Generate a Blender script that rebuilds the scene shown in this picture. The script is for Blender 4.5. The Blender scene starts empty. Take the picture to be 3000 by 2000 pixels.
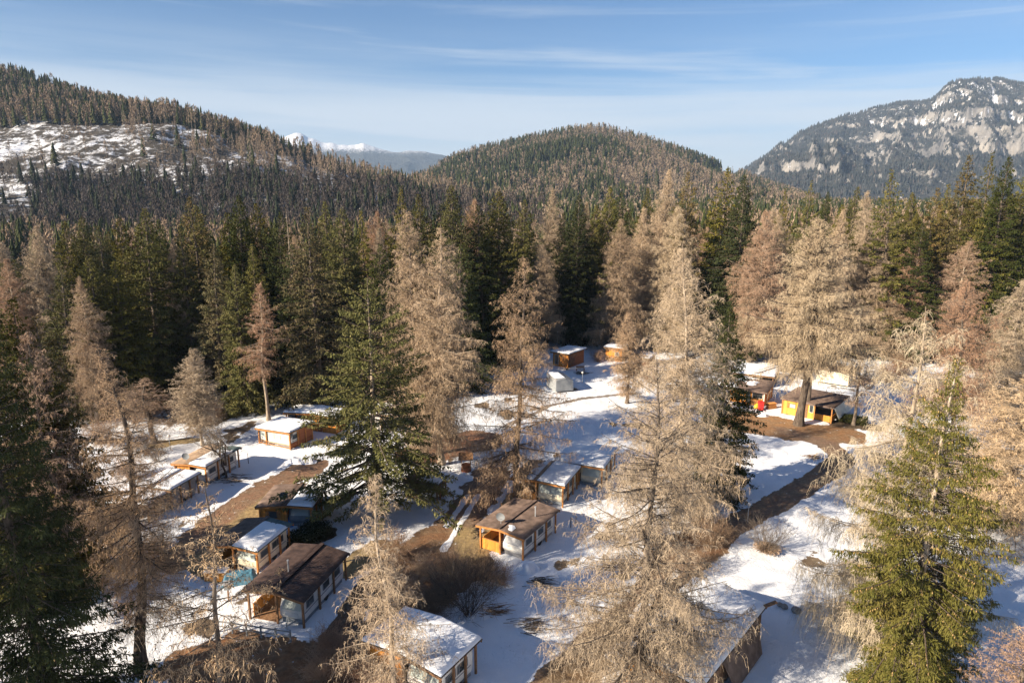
import bpy, math, random
import numpy as np
from mathutils import Vector
from math import radians as R_, sin, cos, tan, pi

scene = bpy.context.scene
COL = scene.collection

# ------------------------------------------------------------------ camera, sky, sun, exposure
PITCH = math.atan(345 / 1568)
CAM_H = 32.0
cam_d = bpy.data.cameras.new('camera'); cam = bpy.data.objects.new('camera', cam_d); COL.objects.link(cam)
cam.location = (0, 0, CAM_H); cam.rotation_euler = (pi / 2 - PITCH, 0, 0)
cam_d.sensor_width = 36; cam_d.lens = 24; cam_d.clip_start = 0.5; cam_d.clip_end = 40000
scene.camera = cam

SUN_AZ, SUN_EL = R_(27), R_(26)          # shadows run towards +x, turned SUN_AZ towards +y
ldir = Vector((cos(SUN_EL) * cos(SUN_AZ), cos(SUN_EL) * sin(SUN_AZ), -sin(SUN_EL)))
sd = bpy.data.lights.new('sun', 'SUN'); sun = bpy.data.objects.new('sun', sd); COL.objects.link(sun)
sd.energy = 5.0; sd.angle = R_(0.53); sd.color = (1.0, 0.85, 0.66)
sun.rotation_euler = ldir.to_track_quat('-Z', 'Y').to_euler()

world = bpy.data.worlds.new('World'); scene.world = world; world.use_nodes = True
wn, wl = world.node_tree.nodes, world.node_tree.links
wn.clear()
w_out = wn.new('ShaderNodeOutputWorld'); w_bg = wn.new('ShaderNodeBackground')
w_bg.inputs['Strength'].default_value = 0.056
sky = wn.new('ShaderNodeTexSky'); sky.sky_type = 'NISHITA'; sky.sun_disc = False
sky.sun_elevation = SUN_EL; sky.sun_rotation = math.atan2(-cos(SUN_AZ), -sin(SUN_AZ))
sky.altitude = 1000; sky.air_density = 1.0; sky.dust_density = 0.15; sky.ozone_density = 3.2
tc = wn.new('ShaderNodeTexCoord'); sx = wn.new('ShaderNodeSeparateXYZ')
wl.new(tc.outputs['Generated'], sx.inputs[0])
def wmath(op, a, b=None):
    n = wn.new('ShaderNodeMath'); n.operation = op
    for i, v in enumerate((a, b)):
        if v is None: continue
        if isinstance(v, (int, float)): n.inputs[i].default_value = v
        else: wl.new(v, n.inputs[i])
    return n.outputs[0]
def wnoise(sx_, sz_, scale, detail, dist, off):
    cmb = wn.new('ShaderNodeCombineXYZ'); wl.new(wmath('ADD', wmath('MULTIPLY', sx.outputs[0], sx_), off), cmb.inputs[0])
    wl.new(wmath('ADD', wmath('MULTIPLY', sx.outputs[2], sz_), wmath('MULTIPLY', sx.outputs[0], sz_ * .03)), cmb.inputs[1])
    n = wn.new('ShaderNodeTexNoise'); n.inputs['Scale'].default_value = scale; n.inputs['Detail'].default_value = detail
    n.inputs['Roughness'].default_value = 0.56; n.inputs['Distortion'].default_value = dist; wl.new(cmb.outputs[0], n.inputs['Vector']); return n.outputs['Fac']
def wramp(src, lo, hi, a=0.0, b=1.0):
    n = wn.new('ShaderNodeMapRange'); n.interpolation_type = 'SMOOTHSTEP'
    for k, v in enumerate((lo, hi, a, b)): n.inputs[k + 1].default_value = v
    wl.new(src, n.inputs[0]); return n.outputs[0]
streak = wramp(wnoise(1.7, 26, 1.0, 8, .5, 3.1), .50, .74)        # thin cirrus drawn out level with the horizon
bank = wramp(wnoise(1.1, 15, 1.0, 6, .3, 9.4), .34, .62)          # broader bands of milky cloud
up = sx.outputs[2]
cf = wmath('MAXIMUM', wmath('MULTIPLY', streak, wramp(up, .04, .34, .75, .16)), wmath('MULTIPLY', bank, wramp(up, .08, .23, .88, .0)))
cf = wmath('MAXIMUM', cf, wramp(up, .02, .15, .90, 0.0))           # the veil low over the valley
mixw = wn.new('ShaderNodeMixRGB'); wl.new(wmath('MINIMUM', cf, 0.94), mixw.inputs[0])
tint = wn.new('ShaderNodeMixRGB'); tint.blend_type = 'MULTIPLY'; tint.inputs[0].default_value = 1; tint.inputs[2].default_value = (.60, .82, .98, 1)
wl.new(sky.outputs[0], tint.inputs[1]); wl.new(tint.outputs[0], mixw.inputs[1]); mixw.inputs[2].default_value = (6.6, 7.0, 7.35, 1)
wl.new(mixw.outputs[0], w_bg.inputs['Color']); wl.new(w_bg.outputs[0], w_out.inputs['Surface'])

scene.view_settings.view_transform = 'Standard'; scene.view_settings.look = 'None'
scene.view_settings.gamma = 1.0; scene.view_settings.exposure = 1.22
scene.cycles.max_bounces = 5; scene.cycles.diffuse_bounces = 2; scene.cycles.volume_bounces = 0
scene.cycles.transparent_max_bounces = 6
scene.cycles.volume_step_rate = 10

# ------------------------------------------------------------------ picture geometry helpers (photo at 2352x1568 = "v", or 3000x2000 = "p")
def vdir(vx, vy):
    X = (vx - 1176) / 1568; Y = -(vy - 784) / 1568
    return np.array([X, cos(PITCH) + Y * sin(PITCH), -sin(PITCH) + Y * cos(PITCH)])
def gv(vx, vy, z=0.0):
    d = vdir(vx, vy); t = (z - CAM_H) / d[2]
    return np.array([d[0] * t, d[1] * t])
def gp(px, py, z=0.0): return gv(px / 1.27551, py / 1.27551, z)
def at_depth(vx, vy, D):                 # the point seen at (vx, vy) whose world y is D
    d = vdir(vx, vy); t = D / d[1]
    return d[0] * t, CAM_H + d[2] * t
def base_depth(vy): return gv(1176, vy)[1]
def project(x, y, z):
    dz = z - CAM_H
    depth = y * cos(PITCH) - dz * sin(PITCH); up = y * sin(PITCH) + dz * cos(PITCH)
    depth = np.maximum(depth, 1e-3)
    return 1176 + 1568 * x / depth, 784 - 1568 * up / depth

# ------------------------------------------------------------------ noise
def vnoise(x, y, seed=0):
    xi = np.floor(x).astype(np.int64); yi = np.floor(y).astype(np.int64)
    fx = x - xi; fy = y - yi; fx = fx * fx * (3 - 2 * fx); fy = fy * fy * (3 - 2 * fy)
    def h(a, b):
        n = (a * 374761393 + b * 668265263 + seed * 974634777) & 0xffffffff
        n = ((n ^ (n >> 13)) * 1274126177) & 0xffffffff
        n = (n ^ (n >> 16)) & 0xffff
        return n / 65535.0
    return (h(xi, yi) * (1 - fx) + h(xi + 1, yi) * fx) * (1 - fy) + (h(xi, yi + 1) * (1 - fx) + h(xi + 1, yi + 1) * fx) * fy
def fbm(x, y, seed=0, octv=5, gain=0.5):
    s = 0; a = 1; t = 0
    for i in range(octv):
        s = s + a * vnoise(x * 2 ** i + 17.3 * i, y * 2 ** i - 9.1 * i, seed + i); t += a; a *= gain
    return s / t
def ridged(x, y, seed=0, octv=5):
    s = 0; a = 1; t = 0
    for i in range(octv):
        n = 1 - np.abs(2 * vnoise(x * 2 ** i + 5.3 * i, y * 2 ** i, seed + i) - 1)
        s = s + a * n * n; t += a; a *= 0.5
    return s / t
def sstep(a, b, x):
    t = np.clip((x - a) / (b - a), 0, 1); return t * t * (3 - 2 * t)

# ------------------------------------------------------------------ materials
def nmat(name):
    m = bpy.data.materials.new(name); m.use_nodes = True
    nt = m.node_tree; b = nt.nodes['Principled BSDF']
    b.inputs['Specular IOR Level'].default_value = 0.2; b.inputs['Roughness'].default_value = 0.8
    return m, nt.nodes, nt.links, b
def noise_node(N, L, scale, detail=5, rough=0.55, coord='Object', stretch=None):
    t = N.new('ShaderNodeTexCoord'); n = N.new('ShaderNodeTexNoise')
    n.inputs['Scale'].default_value = scale; n.inputs['Detail'].default_value = detail; n.inputs['Roughness'].default_value = rough
    if stretch:
        mp = N.new('ShaderNodeMapping'); mp.inputs['Scale'].default_value = stretch
        L.new(t.outputs[coord], mp.inputs[0]); L.new(mp.outputs[0], n.inputs['Vector'])
    else: L.new(t.outputs[coord], n.inputs['Vector'])
    return n
def ramp(N, L, src, stops):
    r = N.new('ShaderNodeValToRGB'); e = r.color_ramp.elements
    while len(e) < len(stops): e.new(0.5)
    for el, (p, c) in zip(e, stops):
        el.position = p; el.color = (*c, 1) if len(c) == 3 else c
    L.new(src, r.inputs[0]); return r
def bump(N, L, b, src, strength, dist=0.02):
    n = N.new('ShaderNodeBump'); n.inputs['Strength'].default_value = strength; n.inputs['Distance'].default_value = dist
    L.new(src, n.inputs['Height']); L.new(n.outputs[0], b.inputs['Normal']); return n
def mixc(N, L, fac, a, b_, mode='MIX'):
    n = N.new('ShaderNodeMixRGB'); n.blend_type = mode
    for i, v in enumerate((fac, a, b_)):
        if isinstance(v, (int, float)): n.inputs[i].default_value = v
        elif isinstance(v, tuple): n.inputs[i].default_value = (*v, 1) if len(v) == 3 else v
        else: L.new(v, n.inputs[i])
    return n.outputs[0]
def math_n(N, L, op, a, b=None):
    n = N.new('ShaderNodeMath'); n.operation = op
    for i, v in enumerate((a, b)):
        if v is None: continue
        if isinstance(v, (int, float)): n.inputs[i].default_value = v
        else: L.new(v, n.inputs[i])
    return n.outputs[0]

def mottled(name, c1, c2, scale=3.0, rough=0.8, bmp=0.2, stretch=None, spec=0.2, detail=5, coord='Object', lo=0.35, hi=0.65):
    m, N, L, b = nmat(name)
    n = noise_node(N, L, scale, detail, stretch=stretch, coord=coord)
    r = ramp(N, L, n.outputs['Fac'], [(lo, c1), (hi, c2)])
    L.new(r.outputs[0], b.inputs['Base Color']); b.inputs['Roughness'].default_value = rough
    b.inputs['Specular IOR Level'].default_value = spec
    if bmp: bump(N, L, b, n.outputs['Fac'], bmp)
    return m
def planks(name, c1, c2, width=0.14, axis=0, rough=0.6):
    """Boards laid side by side along one local axis: a dark joint and a tone of its own for each board."""
    m, N, L, b = nmat(name)
    t = N.new('ShaderNodeTexCoord'); s = N.new('ShaderNodeSeparateXYZ'); L.new(t.outputs['Object'], s.inputs[0])
    if axis == 'xy': src = math_n(N, L, 'ADD', s.outputs[0], s.outputs[1])
    else: src = s.outputs[axis]
    u = math_n(N, L, 'DIVIDE', src, width)
    fr = math_n(N, L, 'FRACT', u); fl = math_n(N, L, 'FLOOR', u)
    wnz = N.new('ShaderNodeTexWhiteNoise'); wnz.noise_dimensions = '1D'; L.new(fl, wnz.inputs['W'])
    joint = ramp(N, L, fr, [(0.0, (.25, .25, .25)), (0.07, (1, 1, 1)), (0.95, (1, 1, 1)), (1.0, (.25, .25, .25))])
    gr = noise_node(N, L, 5, 6, stretch=(1, 1, 0.15) if axis != 2 else (.15, .15, 1))
    f = math_n(N, L, 'ADD', math_n(N, L, 'MULTIPLY', wnz.outputs[0], .5), math_n(N, L, 'MULTIPLY', gr.outputs['Fac'], .5))
    c = ramp(N, L, f, [(.2, c1), (.8, c2)])
    L.new(mixc(N, L, 1.0, c.outputs[0], joint.outputs[0], 'MULTIPLY'), b.inputs['Base Color'])
    b.inputs['Roughness'].default_value = rough
    return m
def leafy(name, c1, c2, c3, var=0.35, trans=0.0, coord_scale=0.5):
    """Foliage or twigs: tone changes from clump to clump and from tree to tree."""
    m, N, L, b = nmat(name)
    n = noise_node(N, L, coord_scale, 3); n2 = noise_node(N, L, 6.0, 2)
    r = ramp(N, L, n.outputs['Fac'], [(.3, c1), (.5, c2), (.72, c3)])
    oi = N.new('ShaderNodeObjectInfo')
    hv = N.new('ShaderNodeHueSaturation')
    L.new(math_n(N, L, 'ADD', math_n(N, L, 'MULTIPLY', oi.outputs['Random'], 0.016), 0.494), hv.inputs['Hue'])
    L.new(math_n(N, L, 'ADD', math_n(N, L, 'MULTIPLY', oi.outputs['Random'], -0.3), 1.12), hv.inputs['Saturation'])
    v = math_n(N, L, 'ADD', math_n(N, L, 'MULTIPLY', n2.outputs['Fac'], 0.8), 0.6)
    rr = math_n(N, L, 'FRACT', math_n(N, L, 'MULTIPLY', oi.outputs['Random'], 7.13))
    v = math_n(N, L, 'MULTIPLY', v, math_n(N, L, 'ADD', math_n(N, L, 'MULTIPLY', rr, var), 1 - var / 2))
    L.new(v, hv.inputs['Value']); L.new(r.outputs[0], hv.inputs['Color'])
    L.new(hv.outputs[0], b.inputs['Base Color']); b.inputs['Roughness'].default_value = 0.75
    b.inputs['Specular IOR Level'].default_value = 0.1
    return m

M = {}
M['spruce'] = leafy('spruce_needles', (.070, .072, .016), (.108, .100, .024), (.160, .132, .038), var=.6)
M['spruce_yellow'] = leafy('yellowish_spruce_needles', (.100, .100, .018), (.150, .138, .030), (.215, .175, .045))  # brighter, yellower needle copy: sunlight is put into its colour
M['spruce_dark'] = leafy('dark_spruce_needles', (.028, .038, .011), (.044, .052, .014), (.068, .066, .018), var=.6)
M['spruce_brown'] = leafy('brownish_spruce_needles', (.075, .072, .024), (.115, .090, .035), (.16, .11, .05), var=.6)
M['larch'] = leafy('larch_twigs', (.335, .235, .15), (.42, .305, .20), (.50, .375, .255), var=.35)
M['larch_red'] = leafy('reddish_larch_twigs', (.32, .205, .135), (.39, .26, .175), (.46, .315, .22), var=.3)
M['larch_pale'] = leafy('pale_larch_twigs', (.44, .325, .20), (.54, .41, .265), (.62, .49, .33), var=.2)
M['bark'] = mottled('bark', (.07, .055, .042), (.20, .16, .125), 5, .9, .5, (1, 1, .3))
M['bark_pale'] = mottled('pale_bark', (.22, .17, .12), (.46, .38, .29), 5, .9, .5, (1, 1, .3))
M['bark_dark'] = mottled('dark_bark', (.06, .045, .035), (.14, .11, .085), 5, .9, .5, (1, 1, .3))
M['cone'] = mottled('cone', (.05, .03, .02), (.10, .06, .04), 8, .8, 0)
M['cone_tan'] = mottled('tan_cone', (.30, .20, .08), (.42, .28, .12), 8, .8, 0)
M['twig_brown'] = leafy('brown_twigs', (.21, .13, .08), (.30, .19, .12), (.40, .27, .18), var=.3)
M['twig_grey'] = leafy('grey_twigs', (.12, .10, .085), (.20, .165, .13), (.28, .24, .19), var=.2)
M['orange'] = planks('orange_boards', (.50, .19, .030), (.72, .31, .065), .13, 'xy')
M['yellow'] = planks('yellow_boards', (.60, .285, .05), (.75, .39, .09), .16, 'xy')
M['redwood'] = planks('red_brown_boards', (.22, .075, .03), (.36, .13, .055), .12, 2)
M['beam'] = mottled('orange_beam', (.36, .15, .045), (.52, .24, .08), 6, .6, .1, (1, 1, 1))
M['beam_dark'] = mottled('weathered_beam', (.16, .085, .045), (.28, .16, .085), 6, .7, .1)
M['brown_boards'] = planks('brown_boards', (.17, .09, .05), (.29, .16, .09), .15, 'xy')
M['roof_dark'] = mottled('dark_brown_sheet', (.040, .026, .022), (.085, .055, .045), 2.2, .6, .1, (1, 1, 1), .3)
M['roof_brown'] = mottled('brown_sheet', (.105, .075, .06), (.21, .15, .12), 1.6, .7, .15)
M['roof_tan'] = mottled('tan_sheet', (.28, .19, .125), (.42, .30, .20), 1.3, .7, .15)
M['roof_green'] = mottled('grey_green_sheet', (.07, .10, .10), (.13, .17, .165), 2, .6, .1)
M['gravel'] = mottled('needle_litter', (.10, .07, .045), (.22, .16, .11), 9, .95, .4)
M['snow'] = None
m, N, L, b = nmat('snow')
n = noise_node(N, L, 1.4, 8, .6); n3 = noise_node(N, L, 14, 3)
r = ramp(N, L, n.outputs['Fac'], [(.3, (.74, .77, .82)), (.7, (.86, .88, .91))]); L.new(r.outputs[0], b.inputs['Base Color'])
b.inputs['Roughness'].default_value = .65; bump(N, L, b, math_n(N, L, 'ADD', n.outputs['Fac'], math_n(N, L, 'MULTIPLY', n3.outputs['Fac'], .25)), .5, .12)
M['snow'] = m
M['van_white'] = mottled('caravan_white', (.62, .61, .57), (.76, .75, .71), 1.5, .45, .02, None, .4)
M['van_cream'] = mottled('caravan_cream', (.66, .60, .45), (.78, .72, .56), 1.5, .45, .02, None, .4)
M['canvas'] = mottled('awning_canvas', (.52, .52, .46), (.68, .68, .60), .9, .85, .3)
M['canvas_grey'] = mottled('grey_cover', (.20, .215, .225), (.30, .315, .325), 1.2, .8, .4)
M['skirt'] = mottled('blue_grey_skirt', (.17, .20, .23), (.26, .29, .32), 1.5, .8, .2)
M['stripe'] = mottled('grey_stripe', (.22, .22, .23), (.30, .30, .31), 2, .6, 0)
M['rubber'] = mottled('rubber', (.02, .02, .02), (.035, .035, .035), 4, .8, 0)
M['metal'] = mottled('grey_metal', (.30, .31, .32), (.42, .43, .44), 3, .4, 0, None, .5)
M['blue'] = mottled('blue_tarpaulin', (.02, .13, .42), (.04, .22, .62), 2.5, .5, .5, None, .4)
M['blue_faded'] = mottled('faded_blue_tarpaulin', (.06, .17, .25), (.11, .25, .34), 2.5, .6, .5)
M['red'] = mottled('red_plastic', (.55, .02, .02), (.70, .04, .03), 2, .4, 0, None, .5)
M['yellow_plastic'] = mottled('yellow_plastic', (.75, .50, .03), (.85, .60, .05), 2, .4, 0, None, .5)
M['post_white'] = mottled('white_paint', (.62, .58, .52), (.76, .72, .66), 4, .5, 0)
M['hedge'] = leafy('hedge_leaves', (.020, .026, .010), (.032, .038, .014), (.05, .05, .02))
M['stone'] = mottled('stone', (.22, .20, .18), (.36, .33, .30), 4, .9, .4)
m, N, L, b = nmat('window_glass'); b.inputs['Base Color'].default_value = (.05, .06, .065, 1); b.inputs['Roughness'].default_value = .12
b.inputs['Specular IOR Level'].default_value = .6; M['glass'] = m
m, N, L, b = nmat('pale_window'); b.inputs['Base Color'].default_value = (.42, .47, .44, 1); b.inputs['Roughness'].default_value = .3; M['glass_pale'] = m
M['curtain'] = mottled('curtain', (.30, .31, .33), (.42, .43, .45), 4, .8, .1, (6, 6, .4))

# terrain with snow: the mesh stores where the snow has gone ("bare") and what colour lies there ("soil")
m, N, L, b = nmat('snowy_ground')
a1 = N.new('ShaderNodeAttribute'); a1.attribute_name = 'bare'; a2 = N.new('ShaderNodeAttribute'); a2.attribute_name = 'soil'
nf = noise_node(N, L, 2.6, 8, .68); nb = noise_node(N, L, .35, 6, .55); nv = noise_node(N, L, 11, 4, .6)
edge = math_n(N, L, 'ADD', a1.outputs['Fac'], math_n(N, L, 'MULTIPLY', math_n(N, L, 'SUBTRACT', nf.outputs['Fac'], .5), .9))
er = ramp(N, L, edge, [(.46, (0, 0, 0)), (.54, (1, 1, 1))])
sc_ = ramp(N, L, nb.outputs['Fac'], [(.3, (.75, .78, .83)), (.7, (.86, .88, .91))])
# twigs and needles lying on the snow
spk = ramp(N, L, nv.outputs['Fac'], [(.665, (0, 0, 0)), (.71, (1, 1, 1))])
patch = ramp(N, L, nb.outputs['Fac'], [(.50, (0, 0, 0)), (.66, (.8, .8, .8))])
snowc = mixc(N, L, math_n(N, L, 'MULTIPLY', spk.outputs[0], patch.outputs[0]), sc_.outputs[0], (.20, .17, .14))
sv = ramp(N, L, nf.outputs['Fac'], [(.3, (.62, .62, .62)), (.7, (1.35, 1.35, 1.35))])
soil = mixc(N, L, 1.0, a2.outputs['Color'], sv.outputs[0], 'MULTIPLY')
sn2 = noise_node(N, L, .8, 6, .6); sm = ramp(N, L, sn2.outputs['Fac'], [(.42, (0, 0, 0)), (.62, (.45, .45, .45))])
soil = mixc(N, L, sm.outputs[0], soil, mixc(N, L, 1.0, (.24, .19, .125), sv.outputs[0], 'MULTIPLY'))
rem = ramp(N, L, math_n(N, L, 'ADD', math_n(N, L, 'MULTIPLY', nf.outputs['Fac'], .6), math_n(N, L, 'MULTIPLY', sn2.outputs['Fac'], .4)), [(.615, (0, 0, 0)), (.635, (1, 1, 1))])
soil = mixc(N, L, rem.outputs[0], soil, (.74, .76, .80))
L.new(mixc(N, L, er.outputs[0], snowc, soil), b.inputs['Base Color']); b.inputs['Roughness'].default_value = .8
vor = N.new('ShaderNodeTexVoronoi'); vor.inputs['Scale'].default_value = 3.2; tcv = N.new('ShaderNodeTexCoord'); L.new(tcv.outputs['Object'], vor.inputs['Vector'])
dim = ramp(N, L, vor.outputs['Distance'], [(0.0, (0, 0, 0)), (.28, (1, 1, 1))])
trod = noise_node(N, L, .22, 3); trm = ramp(N, L, trod.outputs['Fac'], [(.48, (0, 0, 0)), (.60, (1, 1, 1))])
dimp = math_n(N, L, 'MULTIPLY', math_n(N, L, 'SUBTRACT', dim.outputs[0], 1.0), math_n(N, L, 'MULTIPLY', trm.outputs[0], .45))
bh = math_n(N, L, 'ADD', math_n(N, L, 'MULTIPLY', nf.outputs['Fac'], .5), math_n(N, L, 'MULTIPLY', nv.outputs['Fac'], .25))
bump(N, L, b, math_n(N, L, 'SUBTRACT', math_n(N, L, 'ADD', bh, dimp), math_n(N, L, 'MULTIPLY', er.outputs[0], .25)), .8, .22)
M['ground'] = m

def hill_mat(name, brush, snow_lo, snow_hi, scale, snowc=(.80, .83, .88)):
    m, N, L, b = nmat(name)
    n = noise_node(N, L, scale, 10, .74, stretch=(1, 1, 1)); n2 = noise_node(N, L, scale * .12, 4, .5)
    f = math_n(N, L, 'ADD', math_n(N, L, 'MULTIPLY', n.outputs['Fac'], .72), math_n(N, L, 'MULTIPLY', n2.outputs['Fac'], .28))
    r = ramp(N, L, f, [(snow_lo, brush), (snow_hi, snowc)])
    L.new(r.outputs[0], b.inputs['Base Color']); b.inputs['Roughness'].default_value = .85
    bump(N, L, b, n.outputs['Fac'], 1.0, 1.2)
    return m
M['hillside'] = hill_mat('snowy_hillside', (.060, .052, .042), .495, .575, .09)
M['wood_floor'] = hill_mat('forest_hill_floor', (.045, .042, .034), .52, .60, .02)
m, N, L, b = nmat('mountain_rock')
a1 = N.new('ShaderNodeAttribute'); a1.attribute_name = 'rock'; a2 = N.new('ShaderNodeAttribute'); a2.attribute_name = 'snowy'
n = noise_node(N, L, .020, 10, .74); n2 = noise_node(N, L, .010, 9, .66, stretch=(1, 1, .35)); n3 = noise_node(N, L, .05, 7, .75, stretch=(1, 1, .5))
rockc = ramp(N, L, n2.outputs['Fac'], [(.35, (.17, .165, .165)), (.52, (.33, .31, .285)), (.65, (.45, .42, .375))])
forc = ramp(N, L, n3.outputs['Fac'], [(.35, (.030, .036, .034)), (.6, (.075, .074, .068))])
rf = math_n(N, L, 'ADD', a1.outputs['Fac'], math_n(N, L, 'MULTIPLY', math_n(N, L, 'SUBTRACT', n.outputs['Fac'], .5), 1.3))
rr = ramp(N, L, rf, [(.50, (0, 0, 0)), (.60, (1, 1, 1))])
c = mixc(N, L, rr.outputs[0], forc.outputs[0], rockc.outputs[0])
sf = math_n(N, L, 'ADD', a2.outputs['Fac'], math_n(N, L, 'MULTIPLY', math_n(N, L, 'SUBTRACT', n3.outputs['Fac'], .5), 1.5))
sr = ramp(N, L, sf, [(.53, (0, 0, 0)), (.62, (1, 1, 1))])
L.new(mixc(N, L, sr.outputs[0], c, (.78, .80, .84)), b.inputs['Base Color']); b.inputs['Roughness'].default_value = .9
bump(N, L, b, math_n(N, L, 'ADD', n.outputs['Fac'], n2.outputs['Fac']), 1.0, 22)
M['mountain'] = m

# ------------------------------------------------------------------ mesh helpers
def make_mesh(name, verts, quads=None, tris=None, mats=None, qmat=None, tmat=None, smooth=False, attrs=None):
    verts = np.asarray(verts, np.float32).reshape(-1, 3)
    quads = np.zeros((0, 4), np.int32) if quads is None or len(quads) == 0 else np.asarray(quads, np.int32)
    tris = np.zeros((0, 3), np.int32) if tris is None or len(tris) == 0 else np.asarray(tris, np.int32)
    me = bpy.data.meshes.new(name)
    me.vertices.add(len(verts)); me.vertices.foreach_set('co', verts.ravel())
    nq, ntr = len(quads), len(tris)
    me.loops.add(nq * 4 + ntr * 3); me.loops.foreach_set('vertex_index', np.concatenate([quads.ravel(), tris.ravel()]).astype(np.int32))
    me.polygons.add(nq + ntr)
    ls = np.concatenate([np.arange(nq) * 4, nq * 4 + np.arange(ntr) * 3]).astype(np.int32)
    me.polygons.foreach_set('loop_start', ls)
    for mt in (mats or []): me.materials.append(mt)
    if qmat is not None or tmat is not None:
        a = np.zeros(nq, np.int32) if qmat is None else np.broadcast_to(qmat, nq).astype(np.int32)
        c_ = np.zeros(ntr, np.int32) if tmat is None else np.broadcast_to(tmat, ntr).astype(np.int32)
        me.polygons.foreach_set('material_index', np.concatenate([a, c_]).astype(np.int32))
    if smooth: me.polygons.foreach_set('use_smooth', np.ones(nq + ntr, bool))
    me.update(calc_edges=True)
    for k, (typ, data) in (attrs or {}).items():
        at = me.attributes.new(k, typ, 'POINT')
        at.data.foreach_set('value' if typ == 'FLOAT' else 'color', np.asarray(data, np.float32).ravel())
    return me
def link(name, me, parent=None, loc=None, rotz=0.0):
    o = bpy.data.objects.new(name, me); COL.objects.link(o)
    if parent is not None: o.parent = parent
    if loc is not None: o.location = loc
    if rotz: o.rotation_euler = (0, 0, rotz)
    return o
def tag(o, label=None, cat=None, group=None, kind=None):
    if label: o['label'] = label
    if cat: o['category'] = cat
    if group: o['group'] = group
    if kind: o['kind'] = kind
    return o
def grid_mesh(name, X, Y, Z, mats, smooth=True, attrs=None, keep=None):
    h, w = X.shape
    idx = np.arange(h * w).reshape(h, w)
    q = np.stack([idx[:-1, :-1], idx[:-1, 1:], idx[1:, 1:], idx[1:, :-1]], -1).reshape(-1, 4)
    if keep is not None: q = q[keep.ravel()]
    return make_mesh(name, np.stack([X, Y, Z], -1).reshape(-1, 3), q, mats=mats, smooth=smooth, attrs=attrs)

# ------------------------------------------------------------------ terrain
def seg_dist(x, y, pts):
    d = np.full(x.shape, 1e9)
    for (x0, y0), (x1, y1) in zip(pts[:-1], pts[1:]):
        vx, vy = x1 - x0, y1 - y0; l2 = vx * vx + vy * vy + 1e-9
        t = np.clip(((x - x0) * vx + (y - y0) * vy) / l2, 0, 1)
        d = np.minimum(d, np.hypot(x - x0 - t * vx, y - y0 - t * vy))
    return d
EDGE_P = [(-900, 1180), (0, 1195), (330, 1215), (500, 1262), (640, 1262), (760, 1200), (900, 1168), (1060, 1160), (1230, 1180), (1330, 1120), (1400, 1050), (1560, 1012), (1760, 990), (2050, 985), (2300, 1025), (2600, 1045), (3000, 1035), (3900, 1035)]
EDGE = np.array([gp(*p) for p in EDGE_P])
def forest_edge(x, y):
    """metres behind the edge of the wood (negative in the camp)"""
    a = np.arctan2(x, np.maximum(y, 1)); ea = np.arctan2(EDGE[:, 0], EDGE[:, 1]); er_ = np.hypot(EDGE[:, 0], EDGE[:, 1])
    o = np.argsort(ea)
    return np.hypot(x, y) - np.interp(a, ea[o], er_[o])
RED, BRN, TAN, DRK = (.27, .135, .08), (.20, .128, .088), (.32, .235, .115), (.075, .052, .034)
SOILS = [  # (picture points at 3000 px, half width in metres, colour)
    ([(520, 1640), (640, 1530), (760, 1440), (850, 1395), (905, 1362)], 1.9, (.25, .145, .09)),
    ([(600, 1640), (720, 1525), (830, 1435)], 1.3, TAN),
    ([(1230, 1330), (1330, 1300), (1400, 1290)], 3.4, RED),
    ([(1440, 1385), (1400, 1450), (1350, 1520), (1315, 1590), (1290, 1650)], 2.1, BRN),
    ([(1300, 1590), (1240, 1660), (1180, 1740), (1330, 1650)], 3.4, (.20, .11, .06)),
    ([(1440, 1570), (1510, 1450)], .8, TAN), ([(1360, 1560), (1400, 1640)], 1.3, TAN),
    ([(2140, 1235), (2300, 1262), (2450, 1270)], 3.6, (.27, .15, .075)),
    ([(2150, 1215), (2280, 1235)], 2.0, (.34, .19, .09)),
    ([(2300, 1262), (2430, 1300), (2470, 1345), (2400, 1400), (2320, 1440), (2230, 1495), (2140, 1545), (2060, 1600), (1950, 1690), (1850, 1790), (1740, 1880), (1610, 2010)], 1.4, BRN),
    ([(2040, 1590), (1960, 1660)], 2.6, (.20, .11, .06)),
    ([(560, 1945), (700, 1905), (850, 1935), (1000, 1930), (1130, 1840)], 2.2, (.27, .13, .06)),
    ([(600, 2030), (850, 2010), (1100, 1990), (1250, 2050)], 3.2, (.27, .13, .06)),
    ([(960, 1900), (1040, 1780), (1100, 1690)], 1.1, (.13, .075, .05)),
    ([(1030, 1660), (1120, 1600)], 1.4, TAN), ([(2950, 1330), (3080, 1335)], 2.0, (.33, .19, .08)),
    ([(2680, 1272), (2740, 1270)], 1.0, (.33, .2, .1)),
    ([(880, 1590), (950, 1560)], 1.2, DRK), ([(2460, 1240), (2560, 1250)], 1.6, DRK),
    ([(1560, 1200), (1720, 1165), (1860, 1150)], .35, (.25, .22, .2)), ([(1480, 1250), (1600, 1195)], .3, (.25, .22, .2)),
    ([(1620, 2050), (1720, 1930)], 1.7, (.17, .11, .06)),
    ([(640, 1690), (560, 1640)], .8, TAN), ([(470, 1300), (560, 1290)], 1.2, TAN),
]
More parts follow.
